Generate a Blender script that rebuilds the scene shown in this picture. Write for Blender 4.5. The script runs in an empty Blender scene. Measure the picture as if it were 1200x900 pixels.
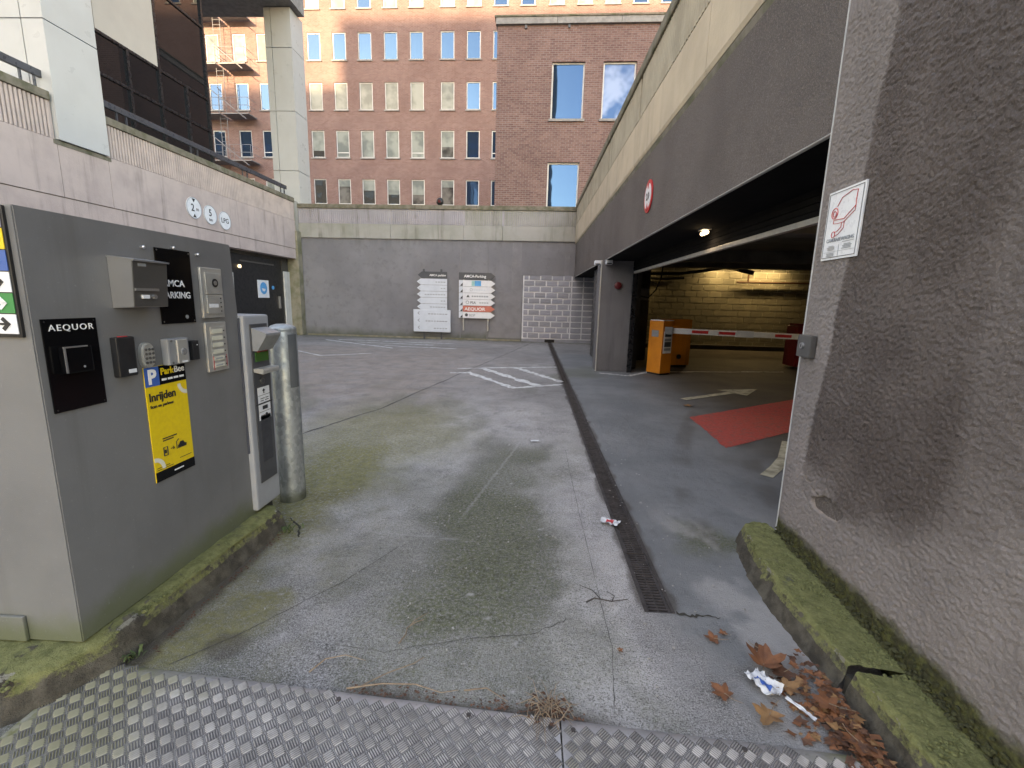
import bpy, bmesh, math, random
import numpy as np
from mathutils import Vector, Matrix
random.seed(7)
SC = bpy.context.scene
COL = SC.collection

# ------------------------------------------------------------------ camera
cd = bpy.data.cameras.new("camera"); cam = bpy.data.objects.new("camera", cd); COL.objects.link(cam)
SC.camera = cam
cd.sensor_fit = 'HORIZONTAL'; cd.sensor_width = 36.0; cd.lens = 531.14 / 1200 * 36
cd.clip_start = 0.05; cd.clip_end = 2000
MW = [[0.99866853, -0.02552257, 0.04483043], [0.03315978, 0.98331323, -0.17887292], [-0.03951706, 0.18012133, 0.98285030]]
cx = Vector((MW[0][0], MW[0][2], -MW[0][1])); cy = Vector((MW[1][0], MW[1][2], -MW[1][1])); cz = Vector((MW[2][0], MW[2][2], -MW[2][1]))
cam.matrix_world = Matrix(((cx.x, -cy.x, -cz.x, 0), (cx.y, -cy.y, -cz.y, 0), (cx.z, -cy.z, -cz.z, 1.4), (0, 0, 0, 1)))

# ------------------------------------------------------------------ daylight
SUN = Vector((-0.35, -0.85, 0.276)).normalized()
w = bpy.data.worlds.new("World"); SC.world = w; w.use_nodes = True
nt = w.node_tree; bg = nt.nodes["Background"]
sky = nt.nodes.new("ShaderNodeTexSky"); sky.sky_type = 'NISHITA'; sky.sun_disc = False
sky.sun_elevation = math.asin(SUN.z); sky.sun_rotation = math.atan2(SUN.x, SUN.y)
sky.air_density = 1.0; sky.dust_density = 0.7; sky.ozone_density = 1.0
nt.links.new(sky.outputs[0], bg.inputs[0]); bg.inputs[1].default_value = 0.15
ld = bpy.data.lights.new("sun", 'SUN'); ld.energy = 2.0; ld.angle = math.radians(0.5); ld.color = (1.0, 0.88, 0.66)
sun = bpy.data.objects.new("sun", ld); COL.objects.link(sun)
sun.rotation_euler = SUN.to_track_quat('Z', 'Y').to_euler(); sun.location = SUN * 100
SC.view_settings.view_transform = 'Standard'; SC.view_settings.look = 'None'
SC.view_settings.gamma = 1.0; SC.view_settings.exposure = 2.95
SC.view_settings.use_white_balance = True; SC.view_settings.white_balance_temperature = 9300; SC.view_settings.white_balance_tint = 17
SC.cycles.max_bounces = 8; SC.cycles.diffuse_bounces = 5; SC.cycles.glossy_bounces = 4

# ------------------------------------------------------------------ noise
def _h(ix, iy, iz, s):
    n = (ix * 374761393 + iy * 668265263 + iz * 2147483647 + s * 974634777) & 0xffffffff
    n = ((n ^ (n >> 13)) * 1274126177) & 0xffffffff
    return ((n ^ (n >> 16)) & 0xffff) / 65535.0
def vnoise(x, y, z=0.0, s=0):
    x, y, z = np.broadcast_arrays(np.asarray(x, float), np.asarray(y, float), np.asarray(z, float))
    ix, iy, iz = (np.floor(a).astype(np.int64) for a in (x, y, z))
    fx, fy, fz = x - ix, y - iy, z - iz
    fx, fy, fz = (a * a * (3 - 2 * a) for a in (fx, fy, fz))
    r = 0
    for dx in (0, 1):
        for dy in (0, 1):
            for dz in (0, 1):
                r = r + _h(ix + dx, iy + dy, iz + dz, s) * (fx if dx else 1 - fx) * (fy if dy else 1 - fy) * (fz if dz else 1 - fz)
    return r
def fbm(x, y, z=0.0, o=4, s=0):
    r, a, t = 0, 1.0, 0
    for k in range(o):
        r = r + a * vnoise(np.asarray(x) * 2 ** k, np.asarray(y) * 2 ** k, np.asarray(z) * 2 ** k, s + k); t += a; a *= .5
    return r / t
def sst(a, b, x):
    t = np.clip((np.asarray(x, float) - a) / (b - a), 0, 1); return t * t * (3 - 2 * t)

# ------------------------------------------------------------------ materials
class NT:
    def __init__(s, name):
        s.m = bpy.data.materials.new(name); s.m.use_nodes = True; s.t = s.m.node_tree
        s.b = s.t.nodes["Principled BSDF"]; s.tc = s.n("ShaderNodeTexCoord")
    def n(s, ty, **k):
        o = s.t.nodes.new(ty)
        for a, v in k.items(): setattr(o, a, v)
        return o
    def l(s, a, b): s.t.links.new(a, b)
    def mapv(s, sc=(1, 1, 1), src=None):
        m = s.n("ShaderNodeMapping"); m.inputs["Scale"].default_value = sc
        s.l(src or s.tc.outputs["Object"], m.inputs[0]); return m.outputs[0]
    def noise(s, scale, det=5, rough=.6, vec=None, dist=0.0):
        o = s.n("ShaderNodeTexNoise"); o.inputs["Scale"].default_value = scale; o.inputs["Detail"].default_value = det
        o.inputs["Roughness"].default_value = rough; o.inputs["Distortion"].default_value = dist
        s.l(vec or s.tc.outputs["Object"], o.inputs["Vector"]); return o.outputs["Fac"]
    def ramp(s, src, a, b, lo=0.0, hi=1.0):
        o = s.n("ShaderNodeMapRange"); o.interpolation_type = 'SMOOTHSTEP'
        for i, v in enumerate((a, b, lo, hi)): o.inputs[i + 1].default_value = v
        s.l(src, o.inputs[0]); return o.outputs[0]
    def mix(s, fac, a, b, mode='MIX'):
        o = s.n("ShaderNodeMix"); o.data_type = 'RGBA'; o.blend_type = mode
        for sock, v in ((o.inputs[0], fac), (o.inputs[6], a), (o.inputs[7], b)):
            if isinstance(v, (int, float)): sock.default_value = v
            elif isinstance(v, tuple): sock.default_value = (*v[:3], 1)
            else: s.l(v, sock)
        return o.outputs[2]
    def math(s, op, a, b=0.0):
        o = s.n("ShaderNodeMath"); o.operation = op
        for sock, v in ((o.inputs[0], a), (o.inputs[1], b)):
            if isinstance(v, (int, float)): sock.default_value = v
            else: s.l(v, sock)
        return o.outputs[0]
    def attr(s, name):
        o = s.n("ShaderNodeAttribute"); o.attribute_name = name; return o.outputs["Fac"]
    def bump(s, h, dist, strength=1.0):
        o = s.n("ShaderNodeBump"); o.inputs["Distance"].default_value = dist; o.inputs["Strength"].default_value = strength
        s.l(h, o.inputs["Height"])
        prev = s.b.inputs["Normal"].links
        if prev: s.l(prev[0].from_socket, o.inputs["Normal"])
        s.l(o.outputs[0], s.b.inputs["Normal"])
    def out(s, col=None, rough=None, metal=None, spec=None, ior=None):
        for k, v in (("Base Color", col), ("Roughness", rough), ("Metallic", metal), ("Specular IOR Level", spec), ("IOR", ior)):
            if v is None: continue
            if isinstance(v, tuple): s.b.inputs[k].default_value = (*v[:3], 1)
            elif isinstance(v, (int, float)): s.b.inputs[k].default_value = v
            else: s.l(v, s.b.inputs[k])
        return s.m
def M(name, col, col2=None, rough=.6, metal=0.0, scale=4.0, streak=None, sfac=.6, bump=0.0, bscale=80.0, speck=None, spec=.5, lo=.35, hi=.7, rvar=.12, ior=None):
    t = NT(name); c = col
    if col2 is None: col2 = tuple(v * .8 for v in col)
    c = t.mix(t.ramp(t.noise(scale, 6), lo, hi), col, col2)
    if speck: c = t.mix(t.ramp(t.noise(bscale, 2), .56, .66), c, speck)
    if streak:
        v = t.mapv((5, 5, .35)); f = t.ramp(t.noise(1.0, 5, .65, v), .48, .75)
        f2 = t.ramp(t.noise(1.3, 3), .35, .6)
        c = t.mix(t.math('MULTIPLY', t.math('MULTIPLY', f, f2), sfac), c, streak)
    r = t.ramp(t.noise(scale * 3, 4), .3, .7, max(rough - rvar, .02), min(rough + rvar, 1))
    if bump: t.bump(t.noise(bscale, 4), bump)
    return t.out(c, r, metal, spec, ior)

BLACK = M("black paint", (.012, .012, .014), rough=.4)
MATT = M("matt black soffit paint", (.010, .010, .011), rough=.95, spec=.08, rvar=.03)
MATBLK = M("matt black plastic", (.014, .014, .016), rough=.5)
SIGNBLK = M("gloss black sign", (.005, .005, .006), rough=.16, spec=.22, rvar=.03)
WHITEP = M("white plate", (.75, .76, .78), (.68, .69, .72), rough=.35, scale=9)
LETW = M("white lettering", (.85, .85, .85), rough=.5)
LETG = M("grey lettering", (.32, .34, .37), rough=.5)
LETB = M("black lettering", (.015, .015, .02), rough=.5)
CAB = M("grey powder coat", (.17, .165, .165), (.145, .14, .14), rough=.42, scale=2.2, bump=.0006, bscale=300, streak=(.12, .115, .11), sfac=.35)
def _cab():
    t = NT("grey cabinet coat")
    c = t.mix(t.ramp(t.noise(2.0, 5), .35, .7), (.172, .170, .172), (.142, .141, .144))
    sep = t.n("ShaderNodeSeparateXYZ"); t.l(t.tc.outputs["Object"], sep.inputs[0])
    z = t.math('ADD', sep.outputs[2], t.math('MULTIPLY', t.noise(7, 4), -.16))
    c = t.mix(t.ramp(z, -.06, .07, .75, 0), c, (.10, .115, .055))
    v = t.mapv((9, 9, .5)); c = t.mix(t.ramp(t.noise(1, 5, .65, v), .52, .76, 0, .4), c, (.11, .105, .10))
    c = t.mix(t.ramp(t.noise(1, 3, .6, t.mapv((60, 14, 9))), .70, .76, 0, .35), c, (.27, .27, .27))
    c = t.mix(t.ramp(t.noise(90, 2), .66, .74, 0, .3), c, (.3, .3, .3))
    t.bump(t.noise(260, 3), .0006)
    return t.out(c, t.ramp(t.noise(6, 4), .3, .7, .34, .5), 0, .5)
CABM = _cab()
STEEL = M("brushed stainless", (.42, .42, .43), (.37, .37, .38), rough=.34, metal=.75, scale=5, lo=.2, hi=.9, rvar=.03)
DSTEEL = M("dull stainless", (.19, .185, .18), (.15, .147, .143), rough=.36, metal=.7, scale=4, lo=.2, hi=.9, rvar=.03)
ALU = M("satin aluminium", (.52, .51, .485), (.44, .435, .42), rough=.42, metal=.55, scale=14)
PLASTG = M("grey plastic", (.25, .255, .265), (.21, .215, .225), rough=.4, scale=12)
def _galv():
    t = NT("galvanised steel")
    vo = t.n("ShaderNodeTexVoronoi"); vo.inputs["Scale"].default_value = 55; t.l(t.mapv((1, 1, .6)), vo.inputs["Vector"])
    c = t.mix(t.ramp(t.noise(5, 6), .3, .7), (.24, .26, .27), (.36, .38, .385))
    bw_ = t.n('ShaderNodeRGBToBW'); t.l(vo.outputs['Color'], bw_.inputs[0]); c = t.mix(.35, c, bw_.outputs[0], 'SOFT_LIGHT')
    sep = t.n("ShaderNodeSeparateXYZ"); t.l(t.tc.outputs["Object"], sep.inputs[0])
    z = t.math('ADD', sep.outputs[2], t.math('MULTIPLY', t.noise(14, 4), -.12))
    c = t.mix(t.ramp(z, -.05, .05, .8, 0), c, (.10, .10, .055))
    return t.out(c, t.ramp(t.noise(20, 4), .3, .7, .38, .6), .55, .5)
GALV = _galv()
RAIL = M("dark grey rail paint", (.055, .06, .075), (.045, .05, .06), rough=.35)
WINFR = M("white window frame", (.62, .62, .62), rough=.5)
DKFR = M("black window frame", (.014, .015, .018), rough=.3)
def glass(name, col, ior, rough=.02, col2=None, wav=0.0, tint=None):
    t = NT(name)
    c = t.mix(t.ramp(t.noise(.8, 3), .4, .62), col, col2 or col)
    if wav: t.bump(t.noise(.7, 2), wav)
    if tint: t.b.inputs['Specular Tint'].default_value = (*tint, 1)
    return t.out(c, rough, 0, .5, ior)
GL_SKY = glass("coated sky tint glass", (.012, .02, .035), 1.95, .015, None, .004, (.2, .5, 1.0))  # blue of the reflected sky put into the specular tint
GL_DK = glass("dark pane", (.02, .022, .025), 2.1, .02, None, .004)
GL_BL = glass("pane with pale blind", (.26, .285, .265), 1.2, .03, (.15, .17, .165))
GL_CU = glass("pane with half drawn curtain", (.15, .145, .135), 1.7, .03, (.035, .035, .035))
GL_BK = glass("dark tinted glazing", (.010, .011, .013), 1.62, .015)
SILL = M("grey stone sill", (.28, .27, .26), (.2, .19, .19), rough=.8, scale=6)
PANEL = M("white cladding panel", (.50, .505, .50), (.46, .465, .46), rough=.38, scale=1.2, streak=(.45, .44, .40), sfac=.3)
WALLPAN = M("cream cladding panel", (.55, .50, .44), (.5, .45, .40), rough=.5, scale=1)
PINK = M("pink precast concrete", (.52, .42, .385), (.43, .345, .32), rough=.85, scale=1.6, streak=(.18, .145, .13), sfac=.65, bump=.004, bscale=50)
PINKF = M("pink fluted concrete", (.52, .425, .39), (.42, .345, .32), rough=.85, scale=2.5, streak=(.2, .165, .15), sfac=.5, bump=.003, bscale=60)
COPE = M("weathered coping", (.20, .175, .14), (.10, .10, .06), rough=.9, scale=5, bump=.006, bscale=30, streak=(.06, .06, .045))
BEIGE = M("beige precast concrete", (.54, .44, .325), (.45, .365, .27), rough=.85, scale=1.5, streak=(.2, .165, .13), sfac=.5, bump=.004, bscale=40)
BEIGEF = M("beige fluted concrete", (.40, .345, .265), (.30, .26, .2), rough=.88, scale=2, streak=(.12, .11, .08), sfac=.6, bump=.004, bscale=40)
GREYF = M("grey fluted concrete", (.38, .355, .385), (.32, .30, .31), rough=.88, scale=.9, streak=(.13, .125, .10), sfac=.85, bump=.004, bscale=40)
GREYB = M("pale grey concrete band", (.36, .345, .32), (.28, .28, .24), rough=.88, scale=1.2, streak=(.12, .12, .09), sfac=.8, bump=.004, bscale=40)
def _backwall():
    t = NT("grey painted render")
    c = t.mix(t.ramp(t.noise(.55, 5), .35, .65), (.18, .176, .188), (.228, .224, .236))
    c = t.mix(t.ramp(t.noise(5, 6, .7), .5, .75, 0, .6), c, (.13, .125, .135))
    sep = t.n("ShaderNodeSeparateXYZ"); t.l(t.tc.outputs["Object"], sep.inputs[0])
    z = t.math('ADD', sep.outputs[2], t.math('MULTIPLY', t.noise(2.2, 5), -.5))
    c = t.mix(t.ramp(z, -.28, .1, .85, 0), c, (.085, .09, .065))
    z2 = t.math('ADD', sep.outputs[2], t.math('MULTIPLY', t.noise(2, 5, .6, t.mapv((2, 1, .3))), 1.2))
    c = t.mix(t.ramp(z2, 3.7, 4.3, 0, .5), c, (.10, .10, .10))
    c = t.mix(t.ramp(t.noise(1.0, 5, .7, t.mapv((4, 4, .3))), .6, .8, 0, .3), c, (.27, .265, .27))
    t.bump(t.noise(45, 5), .006)
    return t.out(c, .8)
BWALL = _backwall()
PATCH = M("smooth repair mortar", (.22, .215, .225), (.18, .175, .185), rough=.8, scale=3, bump=.003)
BLOCKM = M("grey concrete block", (.32, .325, .37), (.26, .265, .305), rough=.85, scale=3, bump=.004, bscale=60)
BLOCKM2 = M("darker concrete block", (.27, .275, .305), (.225, .225, .25), rough=.85, scale=4, bump=.004, bscale=60)
MORTAR = M("pale mortar", (.70, .70, .72), rough=.9, bump=.003)
GBLOCK = M("buff concrete block", (.34, .32, .25), (.27, .255, .20), rough=.85, scale=3, bump=.004, bscale=60)
GBLOCK2 = M("dull buff concrete block", (.28, .265, .21), (.22, .21, .165), rough=.85, scale=3, bump=.004, bscale=60)
GMORT = M("buff mortar", (.58, .56, .48), rough=.9)
def _render(name, c1, c2, b=.012, streaks=True, sc=85):
    t = NT(name)
    c = t.mix(t.ramp(t.noise(1.1, 6), .35, .68), c1, c2)
    c = t.mix(t.ramp(t.noise(140, 3), .5, .68, 0, .75), c, tuple(v * 2.0 for v in c1))
    if streaks:
        f = t.ramp(t.noise(1.0, 5, .65, t.mapv((2.2, 2.2, .3))), .5, .75, 0, .55); c = t.mix(f, c, tuple(v * .5 for v in c2))
    t.bump(t.noise(sc, 4, .6, None, .6), b)
    t.bump(t.noise(sc * 2.2, 3), b * .35)
    return t.out(c, .85, 0, .35)
FASC = _render("purple brown render", (.145, .122, .112), (.112, .094, .086), .02, False, 55)
PILL = _render("grey brown render", (.16, .152, .155), (.125, .118, .12), .006)
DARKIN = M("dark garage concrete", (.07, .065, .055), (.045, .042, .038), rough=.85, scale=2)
def _near():
    t = NT("rough stippled render")
    dry = t.mix(t.ramp(t.noise(2.2, 5), .35, .65), (.245, .212, .202), (.195, .168, .16))  # wall tone outside the darker band
    dark_tone = t.mix(t.ramp(t.noise(3.0, 5), .38, .68), (.080, .062, .056), (.116, .093, .085))  # wall tone inside the darker band
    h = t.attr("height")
    c = t.mix(t.attr("toned"), dry, dark_tone)
    c = t.mix(t.ramp(t.noise(160, 3), .55, .72, 0, .35), c, (.36, .32, .31))
    ms = t.mix(t.ramp(t.noise(30, 4), .4, .65), (.035, .034, .014), (.075, .075, .022))
    c = t.mix(t.attr("moss"), c, ms)
    raw = t.mix(t.ramp(t.noise(40, 4), .4, .65), (.55, .43, .31), (.36, .28, .20))
    c = t.mix(t.attr("raw"), c, raw)
    t.bump(t.noise(190, 4), .005)
    return t.out(c, t.mix(t.attr('toned'), (.85, .85, .85), (.5, .5, .5)), 0, .4)
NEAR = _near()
def _kerb():
    t = NT("mossy kerb concrete")
    c = t.mix(t.ramp(t.noise(14, 6), .35, .65), (.062, .053, .042), (.13, .115, .09))
    c = t.mix(t.ramp(t.noise(5, 5), .45, .7, 0, .7), c, (.05, .042, .033))
    ms = t.mix(t.ramp(t.noise(24, 6, .7), .36, .66), (.225, .225, .092), (.14, .145, .056))
    ms = t.mix(t.ramp(t.noise(110, 3), .56, .7), ms, (.25, .25, .12))
    ms = t.mix(t.ramp(t.noise(6, 4), .56, .72), ms, (.12, .115, .085))
    ms = t.mix(t.ramp(t.noise(55, 7, .8), .58, .68, 0, .7), ms, (.085, .082, .04))
    fr = t.noise(38, 6, .75)
    mf = t.ramp(t.math('ADD', t.attr("moss"), t.math('SUBTRACT', fr, .5)), .35, .6)
    c = t.mix(mf, c, ms)
    c = t.mix(t.ramp(t.math('ADD', t.attr("bare"), t.math('MULTIPLY', t.math('SUBTRACT', fr, .5), 1.6)), .55, .75), c, (.27, .25, .205))
    t.bump(t.noise(60, 6, .7), .012); t.bump(t.noise(230, 3), .004)
    return t.out(c, .92, 0, .3)
KERB = _kerb()
def _ground():
    t = NT("worn concrete yard")
    spk = t.noise(170, 3, .65); spk2 = t.noise(420, 2)
    tone = t.attr("tone")
    c = t.mix(tone, (.14, .131, .126), (.45, .42, .405))
    c = t.mix(t.math('MULTIPLY', t.attr("warm"), .85), c, t.mix(t.ramp(t.noise(2.5, 6), .4, .65), (.32, .245, .20), (.23, .175, .14)))
    c = t.mix(t.ramp(t.noise(3.2, 7, .68), .42, .68, 0, .45), c, (.095, .09, .09))
    c = t.mix(t.ramp(t.noise(9, 6, .7), .52, .72, 0, .35), c, (.30, .285, .28))
    agg = t.math('SUBTRACT', 1.0, t.attr("smooth"))
    c = t.mix(t.ramp(t.noise(2.1, 9, .75, None, .4), .50, .62, 0, .35), c, (.33, .31, .305))
    c = t.mix(t.ramp(t.noise(5.5, 9, .78), .54, .66, 0, .45), c, (.10, .095, .092))
    c = t.mix(t.math('MULTIPLY', t.ramp(spk, .52, .60), t.math('MULTIPLY', agg, .6)), c, (.46, .44, .435))
    c = t.mix(t.math('MULTIPLY', t.ramp(spk, .47, .38), t.math('MULTIPLY', agg, .75)), c, (.045, .042, .04))
    spb = t.noise(62, 3, .6)
    c = t.mix(t.math('MULTIPLY', t.ramp(spb, .56, .66), t.math('MULTIPLY', agg, .4)), c, (.42, .40, .39))
    c = t.mix(t.math('MULTIPLY', t.ramp(spb, .43, .34), t.math('MULTIPLY', agg, .4)), c, (.07, .066, .064))
    c = t.mix(t.ramp(t.noise(75, 2), .68, .74, 0, .4), c, (.45, .44, .42))
    sm = t.mix(t.ramp(t.noise(1.2, 6), .35, .66), (.145, .15, .155), (.20, .203, .206))
    sm = t.mix(t.ramp(t.noise(7, 7, .75), .5, .75, 0, .4), sm, (.085, .085, .088))
    sm = t.mix(t.math('MULTIPLY', t.ramp(spk2, .5, .7), .25), sm, (.25, .25, .25))
    c = t.mix(t.attr("smooth"), c, sm)
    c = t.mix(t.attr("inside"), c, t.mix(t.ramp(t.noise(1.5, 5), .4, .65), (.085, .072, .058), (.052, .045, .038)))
    mossc = t.mix(t.ramp(t.noise(26, 5, .7), .36, .66), (.058, .064, .030), (.112, .117, .054))
    m = t.math('MULTIPLY', t.attr("moss"), t.ramp(t.noise(60, 5, .75), .3, .62, .25, 1))
    c = t.mix(m, c, mossc)
    ym = t.mix(t.ramp(t.noise(18, 5, .7), .36, .66), (.20, .18, .065), (.13, .12, .048))
    c = t.mix(t.math('MULTIPLY', t.attr("ymoss"), t.ramp(t.noise(40, 5, .75), .28, .6, .2, 1)), c, ym)
    c = t.mix(t.attr("dirt"), c, (.055, .042, .033))
    c = t.mix(t.attr("pale"), c, (.38, .36, .35))
    t.bump(spk, .007, .9); t.bump(t.noise(14, 5), .008)
    rg = t.mix(t.attr("smooth"), (.82, .82, .82), (.62, .62, .62))
    return t.out(c, rg, 0, .4)
GROUND = _ground()
def _brick(name, c1, c2, mort, bw=.22, bh=.075):
    t = NT(name)
    sep = t.n("ShaderNodeSeparateXYZ"); t.l(t.tc.outputs["Object"], sep.inputs[0])
    cmb = t.n("ShaderNodeCombineXYZ"); t.l(t.math('ADD', sep.outputs[0], sep.outputs[1]), cmb.inputs[0]); t.l(sep.outputs[2], cmb.inputs[1])
    b = t.n("ShaderNodeTexBrick"); t.l(cmb.outputs[0], b.inputs["Vector"])
    b.inputs["Scale"].default_value = 1; b.inputs["Brick Width"].default_value = bw; b.inputs["Row Height"].default_value = bh
    b.inputs["Mortar Size"].default_value = .009; b.inputs["Mortar Smooth"].default_value = .1; b.inputs["Bias"].default_value = 0
    b.inputs["Color1"].default_value = (*c1, 1); b.inputs["Color2"].default_value = (*c2, 1); b.inputs["Mortar"].default_value = (*mort, 1)
    c = t.mix(t.ramp(t.noise(.5, 5), .35, .7, 0, .35), b.outputs["Color"], tuple(v * .6 for v in c1))
    c = t.mix(t.ramp(t.noise(2.0, 4, .6, t.mapv((4, 4, 14))), .5, .7, 0, .45), c, tuple(min(v * 1.7, .6) for v in c2))
    t.bump(b.outputs["Fac"], -.012)
    return t.out(c, .85, 0, .3)
BRICK = _brick("red brown brick", (.19, .10, .088), (.25, .15, .135), (.27, .225, .21))
BRICK2 = _brick("purple red brick", (.15, .082, .075), (.235, .14, .125), (.27, .225, .21))
BRICKG = M("soldier brick stone", (.2, .1, .085), rough=.85)
STONE = M("mossy stone pilaster", (.27, .24, .18), (.16, .155, .09), rough=.9, scale=3, bump=.008, bscale=25, streak=(.09, .09, .05))
WRENDER = M("white painted wall", (.6, .59, .56), (.5, .49, .46), rough=.8, scale=2, streak=(.34, .32, .27), bump=.003)
PLATE = M("aluminium tread plate", (.45, .42, .42), (.33, .31, .31), rough=.4, metal=.75, scale=7, bump=.0015, bscale=120)
def _plate():
    t = NT("worn aluminium plate")
    c = t.mix(t.ramp(t.noise(6, 6), .35, .7), (.40, .378, .375), (.30, .282, .28))
    c = t.mix(t.ramp(t.noise(2.2, 5), .48, .7, 0, .5), c, (.22, .2, .19))
    c = t.mix(t.ramp(t.noise(40, 5, .7), .56, .7, 0, .5), c, (.16, .14, .125))
    a = t.attr("moss")
    c = t.mix(t.math('MULTIPLY', a, t.ramp(t.noise(30, 5), .3, .6, .4, 1)), c, (.15, .145, .06))
    return t.out(c, t.ramp(t.noise(12, 4), .3, .7, .38, .58), t.math('SUBTRACT', .45, t.math('MULTIPLY', a, .4)), .5)
PLATE = _plate()
GRIME = M("packed grime", (.105, .094, .09), (.17, .155, .148), rough=.8, scale=9)
def _bar():
    t = NT("polished tread bar"); c = t.mix(t.ramp(t.noise(14, 6), .35, .7), (.43, .405, .40), (.26, .243, .238))
    c = t.mix(t.ramp(t.noise(2.6, 5), .46, .68, 0, .55), c, (.24, .22, .21))
    sep = t.n("ShaderNodeSeparateXYZ"); t.l(t.tc.outputs["Object"], sep.inputs[0]); xx = t.math('ADD', sep.outputs[0], t.math('MULTIPLY', t.noise(5, 5, .7), .7))
    m = t.ramp(xx, -.32, .08, .8, 0); c = t.mix(m, c, (.20, .185, .09))
    return t.out(c, .48, t.math('SUBTRACT', .4, t.math('MULTIPLY', m, .45)), .5)
BARM = _bar()
IRON = M("rusty cast iron", (.062, .052, .05), (.036, .03, .028), rough=.7, metal=.2, scale=14)
PIT = M("drain silt", (.018, .015, .013), rough=.95)
LINE = M("worn white road paint", (.62, .62, .60), (.30, .29, .28), rough=.75, scale=11, lo=.48, hi=.66)
LINEY = M("worn cream road paint", (.5, .45, .33), (.25, .22, .16), rough=.75, scale=8, lo=.4, hi=.65)
REDP = M("red floor paint", (.44, .068, .056), (.22, .085, .075), rough=.65, scale=14, lo=.46, hi=.72)
CRACK = M("crack dirt", (.04, .036, .028), rough=.95)
JOINT = M("joint filler", (.07, .065, .06), rough=.95)
ORANGE = M("orange enamel", (.68, .22, .018), (.56, .17, .015), rough=.42, scale=3, streak=(.22, .09, .025), sfac=.6)
REDM = M("red enamel", (.2, .014, .018), rough=.4)
REDS = M("red sign film", (.60, .035, .04), rough=.4)
YELL = M("yellow sign film", (.80, .56, .02), (.74, .50, .02), rough=.4, scale=60)
BLUE = M("blue sign film", (.03, .12, .42), rough=.4)
LBLUE = M("light blue film", (.05, .36, .70), rough=.4)
TEAL = M("pale teal film", (.35, .65, .62), rough=.4)
GREEN = M("green sign film", (.02, .25, .07), rough=.4)
PURP = M("grey violet film", (.30, .27, .36), rough=.4)
SALM = M("salmon sign film", (.62, .17, .12), rough=.45)
PWHITE = M("pale blue grey plate", (.62, .66, .72), (.56, .6, .66), rough=.4, scale=5)
DGREY = M("dark grey plate", (.075, .08, .09), rough=.4)
SCREEN = M("green display", (.03, .12, .03), rough=.15)
LEAFS = [M("dry leaf russet", (.23, .085, .035), (.13, .05, .025), rough=.75, scale=25, bump=.002, bscale=90),
         M("dry leaf tan", (.30, .16, .07), (.19, .09, .04), rough=.75, scale=25, bump=.002, bscale=90),
         M("dry leaf brown", (.13, .055, .03), (.07, .032, .02), rough=.8, scale=25, bump=.002, bscale=90)]
TWIG = M("dry twig", (.26, .19, .13), (.15, .10, .07), rough=.85, scale=30)
TWIGD = M("dark damp twig", (.06, .05, .045), rough=.85)
WEED = M("weed leaf", (.05, .085, .025), (.09, .11, .035), rough=.7, scale=20)
PAPER = M("crumpled white paper", (.66, .66, .67), (.5, .5, .52), rough=.7, scale=20)
RUBBER = M("black rubber", (.016, .015, .015), rough=.6)
def emit(name, col, st):
    t = NT(name); t.b.inputs["Emission Color"].default_value = (*col, 1); t.b.inputs["Emission Strength"].default_value = st
    return t.out(col, .5)
TUBE = emit("lit fluorescent tube", (1.0, .84, .5), 3.5)
TUBEW = emit("lit white tube", (1.0, .86, .62), 1.0)
OFFICE = _brick("pale tower brick", (.24, .19, .15), (.30, .24, .19), (.3, .27, .24))

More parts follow.
